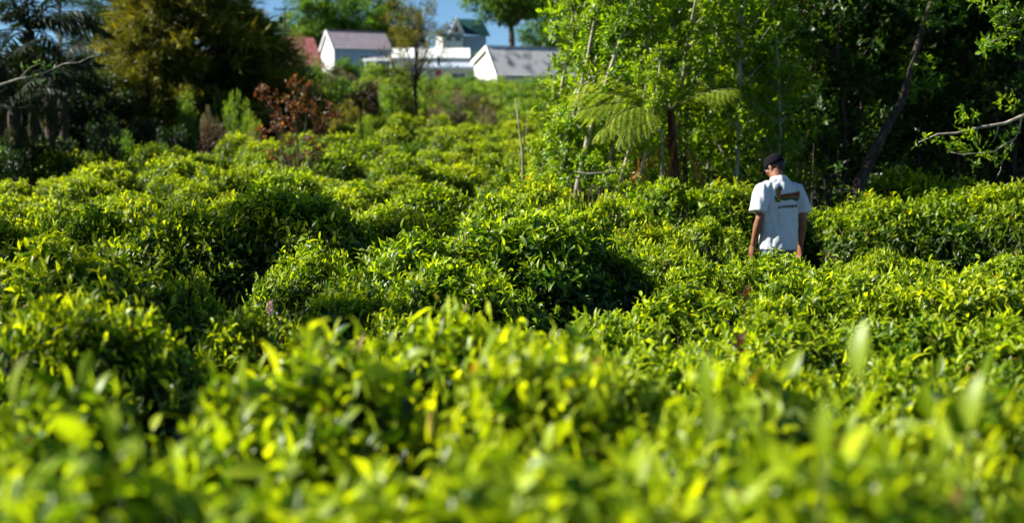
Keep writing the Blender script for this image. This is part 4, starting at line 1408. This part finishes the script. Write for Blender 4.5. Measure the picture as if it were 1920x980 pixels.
# ---------------------------------------------------------------- buildings
def prism(name, pts, y0, y1, mat, parent):
    """closed solid: outline pts in the x-z plane, swept from y0 to y1"""
    n = len(pts)
    V = [(x, y0, z) for x, z in pts] + [(x, y1, z) for x, z in pts]
    me = bpy.data.meshes.new(name)
    Fs = [tuple(range(n)), tuple(range(2 * n - 1, n - 1, -1))] + [((i + 1) % n, i, n + i, n + (i + 1) % n) for i in range(n)]
    me.from_pydata(V, [], Fs); me.update()
    return mobj(name, me, mat, parent)


def boxp(name, x0, x1, y0, y1, z0, z1, mat, parent):
    return prism(name, [(x0, z0), (x1, z0), (x1, z1), (x0, z1)], y0, y1, mat, parent)


def slab_roof(name, a, b, ridge_len_x0, ridge_len_x1, mat, parent, th=.06, rib=.022, pitch=.22):
    """one roof slope from (y,z)=a at the eave to b at the ridge, ribbed along the slope, running in x"""
    n = int((ridge_len_x1 - ridge_len_x0) / (pitch / 2))
    xs = np.linspace(ridge_len_x0, ridge_len_x1, n + 1)
    V = []; Fs = []
    for i, x in enumerate(xs):
        dz = rib * (i % 2)
        V += [(x, a[0], a[1] + dz), (x, b[0], b[1] + dz), (x, b[0], b[1] - th), (x, a[0], a[1] - th)]
    for i in range(n):
        k = 4 * i
        for j in range(4):
            Fs.append((k + j, k + 4 + j, k + 4 + (j + 1) % 4, k + (j + 1) % 4))
    Fs += [(0, 1, 2, 3), (4 * n + 3, 4 * n + 2, 4 * n + 1, 4 * n)]
    me = bpy.data.meshes.new(name); me.from_pydata(V, [], Fs); me.update()
    return mobj(name, me, mat, parent)


def window(parent, x0, x1, z0, z1, y, face='y', mat='white', bars=1):
    """frame, pane and louvres on a wall whose outside is at y (facing -y) or, face 'x', at x = y (facing -x)"""
    t = .06
    def bx(nm, a0, a1, c0, c1, o0, o1, m, par):
        if face == 'y': return boxp(nm, a0, a1, y + o0, y + o1, c0, c1, M[m], par)
        return boxp(nm, y + o0, y + o1, a0, a1, c0, c1, M[m], par)
    f = bx('window', x0 - t, x1 + t, z1, z1 + t, -.04, -.002, mat, parent)
    bx('frame', x0 - t, x1 + t, z0 - t, z0, -.04, -.002, mat, f)
    bx('frame', x0 - t, x0, z0, z1, -.04, -.002, mat, f)
    bx('frame', x1, x1 + t, z0, z1, -.04, -.002, mat, f)
    bx('pane', x0, x1, z0, z1, -.015, -.004, 'glass', f)
    for i in range(bars):
        m_ = x0 + (x1 - x0) * (i + 1) / (bars + 1)
        bx('glazing_bar', m_ - .02, m_ + .02, z0, z1, -.03, -.016, mat, f)


# mauve-roofed house
def gable_house(label, px_apex, y_apex, d, Ln, back, front, drop_b, drop_f, wall_h, yaw, roofmat, gablemat, sidemat, trim, name='gable_house', grp=None):
    """left gable faces the camera's left; origin under the near apex"""
    a = at(px_apex, y_apex, d)
    rt = thing(name, label, 'house', (a.x, d, a.z), R(yaw), grp)
    ov = .28; lift = .12
    # walls: gable outline extruded along x
    zb = -max(drop_f, drop_b) - wall_h
    k_f, k_b = drop_f / front, drop_b / back
    pts = [(-front + ov, -drop_f + ov * k_f - lift), (0, -lift), (back - ov, -drop_b + ov * k_b - lift), (back - ov, zb), (-front + ov, zb)]
    n = len(pts)
    V = [(ov, y_, z_) for y_, z_ in pts] + [(Ln - ov, y_, z_) for y_, z_ in pts]
    for nm, faces, mt in (('gable_wall', [tuple(range(n - 1, -1, -1))], gablemat), ('far_gable_wall', [tuple(range(n, 2 * n))], gablemat),
                          ('front_wall', [(n - 1, 2 * n - 1, n, 0)], sidemat), ('back_wall', [(2, 2 + n, 3 + n, 3)], sidemat)):
        me = bpy.data.meshes.new(nm)
        used = sorted({i for f in faces for i in f}); mp = {u: i for i, u in enumerate(used)}
        me.from_pydata([V[u] for u in used], [], [tuple(mp[i] for i in f) for f in faces])
        me.update()
        o = mobj(nm, me, M[mt], rt)
        so_ = o.modifiers.new('thick', 'SOLIDIFY'); so_.thickness = .12; so_.offset = -1
    rf = slab_roof('roof', (-front, -drop_f), (-.005, 0), 0, Ln, M[roofmat], rt)
    rb = slab_roof('roof', (back, -drop_b), (.005, 0), 0, Ln, M[roofmat], rt)
    # barge boards
    for (y0, z0, y1, z1) in ((-front, -drop_f, 0, 0), (0, 0, back, -drop_b)):
        me = bpy.data.meshes.new('barge_board')
        t_ = .03; hh = .24
        V2 = [(x_, yy, zz + dz) for x_ in (-.05, -.008) for yy, zz in ((y0, z0), (y1, z1)) for dz in (.06, -hh)]
        me.from_pydata(V2, [], [(0, 1, 3, 2), (4, 6, 7, 5), (0, 2, 6, 4), (1, 5, 7, 3), (0, 4, 5, 1), (2, 3, 7, 6)]); me.update()
        mobj('barge_board', me, M[trim], rt)
    tb_ = Tubes(); tb_.tube([[0, -front - .06, -drop_f - .03], [Ln, -front - .06, -drop_f - .03]], [.06, .06], 6)
    mobj('gutter', tb_.mesh('gutter'), M[trim], rt)
    boxp('ridge_cap', 0, Ln, -.10, .10, .050, .075, M[roofmat], rt)
    return rt, zb


h1, zb = gable_house('white-gabled house with a mauve-grey metal roof, left of the thin tree', 614, 60, 130, 5.6, 2.6, 2.4, 1.75, 1.75, 2.5, 22,
                     'roof_mauve', 'white', 'blue_shade', 'offwhite')
window(h1, -.28, .28, -1.35, -.65, .28, 'x', 'offwhite', 2)
window(h1, .9, 1.7, -3.2, -2.3, -2.12, 'y', 'white', 1)
window(h1, 2.6, 3.4, -3.2, -2.3, -2.12, 'y', 'white', 1)
h3, zb = gable_house('cream-gabled house with a long weathered grey metal roof, beside the wood', 912, 89, 102, 8.0, 3.4, 2.2, .95, 2.15, 1.9, 20,
                     'roof_grey', 'cream', 'cream', 'white')
window(h3, -1.1, -.5, -2.9, -2.2, .28, 'x', 'white', 1)

# white long building
a = at(738, 88, 116)
wb = thing('white_building', 'long low white building with a pale roof behind the thin tree', 'building', (a.x, 116, a.z), R(2))
boxp('wall', 0, 6.1, .05, 4, -3.4, -1.1, M['white'], wb)
me_roof = slab_roof('roof', (-.15, -1.08), (2.6, .0), -.1, 6.25, M['offwhite'], wb)
slab_roof('roof', (4.2, -1.0), (2.61, .0), -.1, 6.25, M['offwhite'], wb)
boxp('fascia', -.1, 6.25, -.19, -.16, -1.22, -.98, M['white'], wb)
window(wb, 1.0, 1.9, -2.3, -1.5, .05)
window(wb, 3.6, 4.5, -2.3, -1.5, .05)
boxp('door', 2.5, 3.3, .0, .046, -3.3, -1.4, M['blue_shade'], wb)
# lower shed with blue-grey roof
a = at(785, 118, 110)
sb = thing('low_shed', 'low pinkish shed with a blue-grey roof in front of the long white building', 'shed', (a.x, 110, a.z), R(-2))
boxp('wall', .1, 4.4, 0, 2.2, -2.6, -.58, M['cream'], sb)
slab_roof('roof', (-.3, -.5), (2.3, .1), 0, 4.6, M['roof_blue'], sb)
boxp('fascia', 0, 4.6, -.36, -.315, -.62, -.42, M['white'], sb)
boxp('red_panel', 1.35, 1.8, -.04, -.004, -1.1, -.64, M['redpaint'], sb)
boxp('door', .5, 1.15, -.04, -.004, -2.5, -.9, M['roof_blue'], sb)
boxp('chimney', 1.45, 1.65, .6, .8, -.4, .45, M['darkmetal'], sb)
window(sb, 2.6, 3.6, -1.5, -.9, 0)
# carport left of the thin tree
a = at(683, 106, 118)
cp = thing('carport', 'small open carport with a white edged roof below the mauve-roofed house', 'carport', (a.x, 118, a.z), R(-20))
slab_roof('roof', (0, -.35), (2.0, .0), 0, 2.6, M['roof_mauve'], cp)
boxp('fascia', -.05, 2.65, -.05, -.01, -.48, -.28, M['white'], cp)
for x_ in (.1, 2.4):
    boxp('post', x_, x_ + .1, .06, .16, -3.4, -.42, M['white'], cp)
    boxp('post', x_, x_ + .1, 1.8, 1.9, -3.4, -.07, M['white'], cp)
# dormer house
a = at(858, 34, 136)
dh = thing('dormer_house', 'tall white house with a steep pointed dormer and dark green roof behind the sheds', 'house', (a.x, 136, a.z), R(12))
boxp('wall', -1.35, .62, .4, 5, -5.5, -1.62, M['white'], dh)
window(dh, -1.0, -.5, -2.3, -1.85, .4)
window(dh, -.1, .4, -2.3, -1.85, .4)
prism('dormer_gable', [(-.62, -1.60), (.62, -1.60), (0, -.25)], .42, 1.2, M['white'], dh)
prism('dormer_window', [(-.25, -1.45), (.25, -1.45), (0, -.75)], .38, .416, M['glass'], dh)
for s in (-1, 1):
    prism('barge_board', [(s * .0, .02), (s * .0, -.30), (s * .60, -1.62), (s * .76, -1.62)][::s], .2, .378, M['white'], dh)
V = [(0, .38, -.01), (.70, .38, -1.6), (3.4, .9, -1.7), (2.9, 2.6, .02), (0, 2.6, .02)]
me = bpy.data.meshes.new('roof'); me.from_pydata(V, [], [(0, 1, 2, 3, 4)]); me.update()
o = mobj('roof', me, M['roof_green'], dh); sm = o.modifiers.new('t', 'SOLIDIFY'); sm.thickness = .08
boxp('side_wall', .64, 3.0, 1.0, 4.8, -5.5, -1.72, M['blue_shade'], dh)
boxp('balcony_rail', -1.38, .64, .30, .36, -1.95, -1.65, M['trimgrey'], dh)
# red roof
a = at(592, 74, 92)
rh = thing('red_roofed_house', 'house with a faded red corrugated roof half hidden by the dark conifer', 'house', (a.x, 92, a.z), R(24))
slab_roof('roof', (-2.3, -2.0), (0, 0), -3.6, 0, M['roof_red'], rh)
slab_roof('roof', (2.0, -1.6), (.01, 0), -3.6, 0, M['roof_red'], rh)
boxp('wall', -3.4, -.2, -1.9, 1.7, -4.2, -1.85, M['offwhite'], rh)
window(rh, -2.2, -1.4, -3.0, -2.2, -1.9)

# poles and wires
def pole(px, ytop, d, label, arms=0, fork=False):
    a = at(px, ytop, d); g = gzf(a.x, d)
    rt = thing('utility_pole', label, 'utility pole', (a.x, d, g))
    h = a.z - g; r = .10
    tb = Tubes(); tb.tube([[0, 0, -.2], [0, 0, h]], [r * 1.2, r * .8], 8); mobj('shaft', tb.mesh('shaft'), M['darkmetal'], rt)
    if arms:
        boxp('crossarm', -.9, .9, -.16, -.09, h - .35, h - .25, M['darkmetal'], rt)
        for x_ in (-.8, .8, -.3):
            tb = Tubes(); tb.tube([[x_, -.12, h - .25], [x_, -.12, h - .08]], [.04, .03], 6); mobj('insulator', tb.mesh('insulator'), M['darkmetal'], rt)
        boxp('transformer', -.42, -.1, -.35, -.09, h - 1.5, h - .9, M['darkmetal'], rt)
    if fork:
        for s in (-1, 1):
            tb = Tubes(); tb.tube([[0, 0, h - .05], [s * .9, 0, h + .8]], [.05, .035], 6); mobj('fork_arm', tb.mesh('fork_arm'), M['darkmetal'], rt)
    return Vector((a.x, d, a.z))


p1 = pole(538, 15, 120, 'dark utility pole with a crossarm against the sky left of the mauve-roofed house', 1)
p2 = pole(120, 8, 58, 'dark utility pole with a forked top above the palms', fork=True)
p3 = pole(158, 38, 90, 'small dark utility pole between the palms and the dark conifer')


def wire(a, b, sag, label):
    t = np.linspace(0, 1, 16)
    P = np.array([list(a)]) * (1 - t[:, None]) + np.array([list(b)]) * t[:, None]
    P[:, 2] -= sag * 4 * t * (1 - t)
    tb = Tubes(); tb.tube(P, np.full(16, .022), 4)
    o = mobj('power_line', tb.mesh('power_line'), M['darkmetal'])
    tag(o, label, 'power line')


wire(p1 + Vector((.8, 0, -.15)), p3 + Vector((0, 0, .3)), .8, 'power line between the crossarm pole and the small pole at left')
wire(p2 + Vector((.9, 0, .8)), at(560, -30, 130), .6, 'power line running right from the forked pole')
wire(p2 + Vector((-.9, 0, .8)), at(-200, -20, 60), .4, 'power line running left out of view from the forked pole')


# ---------------------------------------------------------------- the man
def ell_loft(bm, P, RX, RY, ref=(0, 1, 0), seg=20):
    P = [Vector(p) for p in P]; n = len(P)
    rings = []
    ref = Vector(ref)
    for i in range(n):
        t = (P[min(i + 1, n - 1)] - P[max(i - 1, 0)]).normalized()
        s = t.cross(ref).normalized(); f = s.cross(t).normalized()
        rings.append([bm.verts.new(P[i] + s * RX[i] * math.cos(2 * PI * k / seg) + f * RY[i] * math.sin(2 * PI * k / seg)) for k in range(seg)])
    for a_, b_ in zip(rings, rings[1:]):
        for k in range(seg):
            bm.faces.new((a_[k], a_[(k + 1) % seg], b_[(k + 1) % seg], b_[k]))
    bm.faces.new(rings[0][::-1]); bm.faces.new(rings[-1])


def ellipsoid(bm, c, r, mat3=None, seg=20):
    rt = bmesh.ops.create_uvsphere(bm, u_segments=seg, v_segments=seg // 2 + 2, radius=1)
    for v in rt['verts']:
        q = Vector((v.co.x * r[0], v.co.y * r[1], v.co.z * r[2]))
        if mat3 is not None: q = mat3 @ q
        v.co = q + Vector(c)


def remesh(bm, voxel, smooth=6, name='body'):
    bmesh.ops.recalc_face_normals(bm, faces=bm.faces)
    me = bpy.data.meshes.new(name + '_raw'); bm.to_mesh(me); bm.free()
    o = bpy.data.objects.new(name + '_raw', me); col.objects.link(o)
    r = o.modifiers.new('r', 'REMESH'); r.mode = 'VOXEL'; r.voxel_size = voxel; r.use_smooth_shade = True
    s = o.modifiers.new('s', 'SMOOTH'); s.iterations = smooth; s.factor = .5
    dg = bpy.context.evaluated_depsgraph_get(); dg.update()
    out = bpy.data.meshes.new_from_object(o.evaluated_get(dg))
    out.name = name
    bpy.data.objects.remove(o)
    bpy.data.meshes.remove(me)
    return out


man = thing('person', 'man in a white printed t-shirt and dark cap walking away between the tea bushes', 'person', (2.44, 13.0, 0.0), R(24))
man.rotation_euler = (R(-2.0), R(1.2), R(24))
bm = bmesh.new()
# trunk of the body
ell_loft(bm, [(0, 0, .84), (0, 0, .95), (0, 0, 1.07), (0, 0, 1.20), (0, .0, 1.32), (0, .0, 1.41), (0, .0, 1.46), (0, .005, 1.50)],
         [.145, .147, .140, .152, .170, .178, .12, .07], [.105, .11, .098, .105, .112, .098, .08, .065])
# neck leaning forward
ell_loft(bm, [(0, -.01, 1.42), (0, .015, 1.50), (0, .05, 1.585)], [.066, .056, .058], [.066, .058, .06])
# head frame: bowed and turned to the man's left
HC = Vector((0, .078, 1.612))
HR = (Matrix.Rotation(R(22), 3, 'Z') @ Matrix.Rotation(R(-28), 3, 'X'))


def hd(x, y, z): return HC + HR @ Vector((x, y, z))


ellipsoid(bm, hd(0, -.012, .030), (.073, .090, .080), HR)
ellipsoid(bm, hd(0, .020, -.035), (.058, .064, .075), HR)
ellipsoid(bm, hd(0, .052, -.082), (.030, .026, .024), HR)      # chin
ellipsoid(bm, hd(0, .088, -.018), (.012, .018, .020), HR)       # nose
ell_loft(bm, [hd(0, .074, .022), hd(0, .090, -.004), hd(0, .100, -.026)], [.008, .010, .013], [.008, .010, .010], ref=(1, 0, .01))
ellipsoid(bm, hd(0, .072, .030), (.046, .014, .010), HR)       # brow
ellipsoid(bm, hd(0, .074, -.052), (.024, .010, .007), HR)      # lips
for s in (-1, 1):
    ellipsoid(bm, hd(s * .040, .052, -.020), (.022, .026, .020), HR)   # cheek
    ellipsoid(bm, hd(s * .076, -.006, -.008), (.008, .018, .031), HR)  # ear
# arms
for s in (-1, 1):
    bend = .075 if s < 0 else .04
    S = Vector((s * .172, 0, 1.415)); E = Vector((s * (.226 if s < 0 else .248), -.03, 1.135)); W = Vector((s * (.222 if s < 0 else .275), bend, .900))
    ell_loft(bm, [S, S.lerp(E, .35), S.lerp(E, .7), E, E.lerp(W, .25), E.lerp(W, .6), W],
             [.052, .050, .043, .037, .041, .034, .024], [.055, .050, .044, .038, .042, .034, .027])
    dh_ = (W - E).normalized()
    side = Vector((s, 0, 0)); fwd = Vector((0, 1, 0)); fwd = (fwd - dh_ * fwd.dot(dh_)).normalized(); side = dh_.cross(fwd).normalized()
    K = W + dh_ * .095
    ell_loft(bm, [W - dh_ * .01, W + dh_ * .03, W + dh_ * .07, K], [.017, .016, .015, .013], [.025, .036, .041, .038], ref=fwd)
    if side.x * s > 0: side = -side           # palm side faces the thigh
    for j, (off, l1) in enumerate(((.030, .070), (.010, .078), (-.010, .073), (-.029, .058))):
        b0 = K + fwd * off - dh_ * .012
        p1_ = b0 + dh_ * l1 * .48 + side * .006
        p2_ = p1_ + dh_ * l1 * .30 + side * (.014 + .003 * j)
        p3_ = p2_ + dh_ * l1 * .16 + side * .016
        ell_loft(bm, [b0, p1_, p2_, p3_], [.0092, .0088, .0080, .0062], [.0092, .0088, .0080, .0062], ref=fwd, seg=10)
    t0 = W + dh_ * .028 + fwd * .026
    t1 = t0 + dh_ * .030 + fwd * .022 + side * .012; t2 = t1 + dh_ * .032 + fwd * .006 + side * .012
    ell_loft(bm, [t0 - fwd * .01, t0 + fwd * .006, t1, t2], [.012, .0115, .0105, .007], [.013, .0115, .0105, .007], ref=side, seg=10)
# legs in mid-stride
LEG = {}
for s in (-1, 1):
    st = .16 * s
    H_ = Vector((s * .085, 0, .90)); K_ = Vector((s * .095, st * .6 + .03, .49)); A_ = Vector((s * .095, st - .02, .085))
    LEG[s] = (H_, K_, A_)
    ell_loft(bm, [H_, H_.lerp(K_, .3), H_.lerp(K_, .75), K_, K_.lerp(A_, .3), K_.lerp(A_, .8), A_],
             [.070, .080, .062, .054, .056, .036, .034], [.10, .09, .064, .056, .060, .040, .040])
    ell_loft(bm, [A_ + Vector((0, -.05, -.035)), A_ + Vector((0, .02, -.03)), A_ + Vector((0, .10, -.05)), A_ + Vector((0, .17, -.065))],
             [.032, .036, .042, .03], [.035, .04, .028, .014], ref=(0, 0, 1))
body = remesh(bm, .0052, 3, 'person_body')
mobj('body', body, M['skin'], man)


def fold_displace(me, amp, seedv, back_u=True):
    n = len(me.vertices)
    co = np.empty(n * 3, np.float32); me.vertices.foreach_get('co', co); co = co.reshape(-1, 3)
    no = np.empty(n * 3, np.float32); me.vertices.foreach_get('normal', no); no = no.reshape(-1, 3)
    d = np.array([noise.noise(Vector((c[0] * 13 + c[2] * 5 + seedv, c[1] * 13, c[2] * 3.5))) + .45 * noise.noise(Vector((c[0] * 26, c[1] * 26 + seedv, c[2] * 14 - c[0] * 9)))
                  for c in co], np.float32)
    co = co + no * (d * amp)[:, None]
    me.vertices.foreach_set('co', co.ravel()); me.update()
    return co


bm = bmesh.new()
ell_loft(bm, [(0, 0, .855), (0, 0, .93), (0, 0, 1.05), (0, 0, 1.2), (0, 0, 1.33), (0, -.002, 1.41), (0, -.004, 1.455), (0, 0, 1.487), (0, .008, 1.508)],
         [.188, .186, .182, .187, .197, .196, .158, .100, .074], [.148, .144, .134, .132, .132, .120, .104, .084, .070], seg=28)
for s in (-1, 1):
    ell_loft(bm, [(s * .12, 0, 1.425), (s * .175, -.004, 1.40), (s * .208, -.012, 1.33), (s * .234, -.022, 1.26), (s * .252, -.03, 1.195)],
             [.062, .074, .076, .074, .076], [.068, .078, .080, .084, .090], seg=24)
shirt_me = remesh(bm, .0075, 5, 'shirt')
fold_displace(shirt_me, .020, 3.1)
shirt = mobj('shirt', shirt_me, M['shirt'], man)
# rib of the collar and the hem band
tb = Tubes()
ca = np.linspace(0, 2 * PI, 25)
tb.tube(np.stack([.071 * np.cos(ca), .004 + .068 * np.sin(ca), 1.513 - .012 * np.sin(ca)], 1), np.full(25, .0085), 8, cap=False)
mobj('collar', tb.mesh('collar'), M['shirt'], man)
# trousers
bm = bmesh.new()
ell_loft(bm, [(0, 0, .80), (0, 0, .86), (0, 0, .93), (0, 0, .965)], [.158, .158, .152, .148], [.110, .114, .108, .104], seg=24)
for s in (-1, 1):
    H_, K_, A_ = LEG[s]
    ell_loft(bm, [H_, H_.lerp(K_, .3), H_.lerp(K_, .75), K_, K_.lerp(A_, .3), K_.lerp(A_, .8), A_ + Vector((0, 0, .01))],
             [.074, .092, .080, .074, .074, .066, .066], [.090, .100, .082, .076, .078, .070, .070])
jm = remesh(bm, .010, 4, 'trousers'); fold_displace(jm, .006, 8.)
mobj('trousers', jm, M['jeans'], man)
for s in (-1, 1):
    bm = bmesh.new(); A_ = LEG[s][2]
    ell_loft(bm, [A_ + Vector((0, -.075, -.045)), A_ + Vector((0, -.04, -.03)), A_ + Vector((0, .04, -.025)), A_ + Vector((0, .12, -.045)), A_ + Vector((0, .20, -.062))],
             [.034, .042, .044, .048, .030], [.035, .05, .05, .036, .018], ref=(0, 0, 1))
    mobj('shoe', remesh(bm, .008, 2, 'shoe'), M['cap'], man)
# hair, cap
bm = bmesh.new()
ellipsoid(bm, hd(0, -.022, .012), (.0755, .083, .074), HR)
ellipsoid(bm, hd(0, -.062, -.030), (.056, .032, .038), HR)
mobj('hair', remesh(bm, .006, 2, 'hair'), M['hair'], man)
bm = bmesh.new()
seg = 28
rings = []
for (z, k) in ((.008, 1.0), (.036, 1.0), (.064, .95), (.086, .83), (.102, .62), (.110, .34)):
    rings.append([bm.verts.new(hd(.0785 * k * math.cos(2 * PI * i / seg), -.012 + .096 * k * math.sin(2 * PI * i / seg), z)) for i in range(seg)])
for a_, b_ in zip(rings, rings[1:]):
    for i in range(seg): bm.faces.new((a_[i], a_[(i + 1) % seg], b_[(i + 1) % seg], b_[i]))
tp = bm.verts.new(hd(0, -.014, .112))
for i in range(seg): bm.faces.new((rings[-1][i], rings[-1][(i + 1) % seg], tp))
me = bpy.data.meshes.new('cap'); bm.normal_update(); bm.to_mesh(me); bm.free()
for p_ in me.polygons: p_.use_smooth = True
cap = mobj('cap', me, M['cap'], man)
sm = cap.modifiers.new('t', 'SOLIDIFY'); sm.thickness = .003; sm.offset = 1
bm = bmesh.new()
rows = []
for j in range(5):
    f_ = j / 4
    rows.append([bm.verts.new(hd(.072 * math.sin(a_) * (1 - .08 * f_), .060 + .026 * math.cos(a_) + .062 * f_ * max(.15, math.cos(a_ * .8)), .020 - .020 * f_ - .016 * math.sin(a_) ** 2)) for a_ in np.linspace(-1.25, 1.25, 11)])
for a_, b_ in zip(rows, rows[1:]):
    for i in range(10): bm.faces.new((a_[i], a_[i + 1], b_[i + 1], b_[i]))
me = bpy.data.meshes.new('cap_brim'); bm.to_mesh(me); bm.free()
for p_ in me.polygons: p_.use_smooth = True
br = mobj('brim', me, M['cap'], cap); sm = br.modifiers.new('t', 'SOLIDIFY'); sm.thickness = .003
for s in (-1, 1):
    bm = bmesh.new(); ellipsoid(bm, hd(s * .030, .076, .006), (.011, .008, .007), HR, 12)
    me = bpy.data.meshes.new('eye'); bm.to_mesh(me); bm.free(); e_ = mobj('eye', me, M['white_eye'], man)

# print on the back: projected onto the cloth
sb_ = bmesh.new(); sb_.from_mesh(shirt_me)
bvh = BVHTree.FromBMesh(sb_)


def onto_back(me, off, u0, v0, tilt):
    c, s = 1.42 * math.cos(tilt), 1.42 * math.sin(tilt)
    for v in me.vertices:
        x_, y_ = v.co.x, v.co.y
        u = u0 + x_ * c - y_ * s; z = v0 + x_ * s + y_ * c
        h = bvh.ray_cast(Vector((u, -1, z)), Vector((0, 1, 0)))
        yy = h[0].y if h[0] is not None else -.13
        v.co = (u, yy - off, z)
    me.update()


def grid_shape(outline, name, mat, off, u0, v0, tilt):
    bm = bmesh.new()
    vs = [bm.verts.new((x_, y_, 0)) for x_, y_ in outline]
    bm.faces.new(vs)
    bmesh.ops.triangulate(bm, faces=bm.faces)
    bmesh.ops.subdivide_edges(bm, edges=bm.edges, cuts=3, use_grid_fill=True)
    me = bpy.data.meshes.new(name); bm.to_mesh(me); bm.free()
    onto_back(me, off, u0, v0, tilt)
    return mobj(name, me, M[mat], shirt)


UT, VT, TL = .006, 1.338, R(4)
grid_shape([(-.055, -.012), (-.02, -.016), (.03, -.012), (.07, -.022), (.112, -.020), (.115, .018), (.11, .030), (.04, .024), (-.01, .022), (-.055, .014)], 'printed_banner', 'ink_brown', .0025, UT, VT, TL)
grid_shape([(-.055, -.018), (-.02, -.024), (.03, -.020), (.07, -.034), (.10, -.034), (.112, -.018), (.07, -.010), (.03, -.008), (-.055, -.006)], 'printed_leaves', 'ink_green', .0032, UT, VT, TL)
grid_shape([(-.088, -.030), (-.062, -.036), (-.048, -.022), (-.050, .018), (-.040, .045), (-.048, .062), (-.066, .060), (-.078, .040), (-.074, .010), (-.084, -.008)], 'printed_emblem', 'ink_orange', .0040, UT, VT, TL)
grid_shape([(-.056, .040), (-.036, .048), (-.034, .064), (-.046, .072), (-.060, .066)], 'printed_leaf', 'ink_green', .0046, UT, VT, TL)
grid_shape([(-.094, .004), (-.082, .012), (-.080, -.012), (-.074, -.030), (-.088, -.024)], 'printed_leaf', 'ink_green', .0046, UT, VT, TL)


def text_print(s, size, u, v, mat, off=.0046, name='lettering'):
    cu = bpy.data.curves.new('t', 'FONT'); cu.body = s; cu.size = size; cu.align_x = 'LEFT'; cu.resolution_u = 2; cu.offset = size * .03
    o = bpy.data.objects.new('t', cu); col.objects.link(o)
    dg = bpy.context.evaluated_depsgraph_get(); dg.update()
    me = bpy.data.meshes.new_from_object(o.evaluated_get(dg))
    bpy.data.objects.remove(o); bpy.data.curves.remove(cu)
    me.transform(Matrix.Translation((u, v, 0)))
    me.materials.clear()
    onto_back(me, off, UT, VT, TL)
    return mobj(name, me, M[mat], shirt)


# dark strokes on the banner (the word itself is too soft to read in the photograph)
for i in range(8):
    x_ = -.042 + .0195 * i
    grid_shape([(x_, .000), (x_ + .005, -.001), (x_ + .006, .012), (x_ + .012, .013), (x_ + .011, .018), (x_, .017)], 'printed_stroke', 'ink_dark', .0046, UT, VT, TL)
text_print('& INTENSE BAR', .0250, -.074, -.071, 'ink_dark')
sb_.free()

# things that share a description: say which one, counted from the left
ORD = ['leftmost', 'second from left', 'third from left', 'fourth from left', 'fifth from left', 'sixth from left', 'seventh from left', 'eighth from left',
       'ninth from left', 'tenth from left', 'eleventh from left', 'twelfth from left']
by = {}
for o in col.objects:
    if o.parent is None and 'label' in o:
        by.setdefault(o['label'], []).append(o)
for lab, os_ in by.items():
    if 1 < len(os_) <= 12:
        os_.sort(key=lambda o: o.location.x / max(.5, o.location.y))
        for i, o in enumerate(os_):
            o['label'] = ('rightmost' if i == len(os_) - 1 else ORD[i]) + ' ' + lab
print('objects', len(bpy.data.objects), 'tris', sum(sum(len(p.vertices) - 2 for p in m.polygons) if len(m.polygons) < 2000 else len(m.polygons) for m in bpy.data.meshes if m.users))
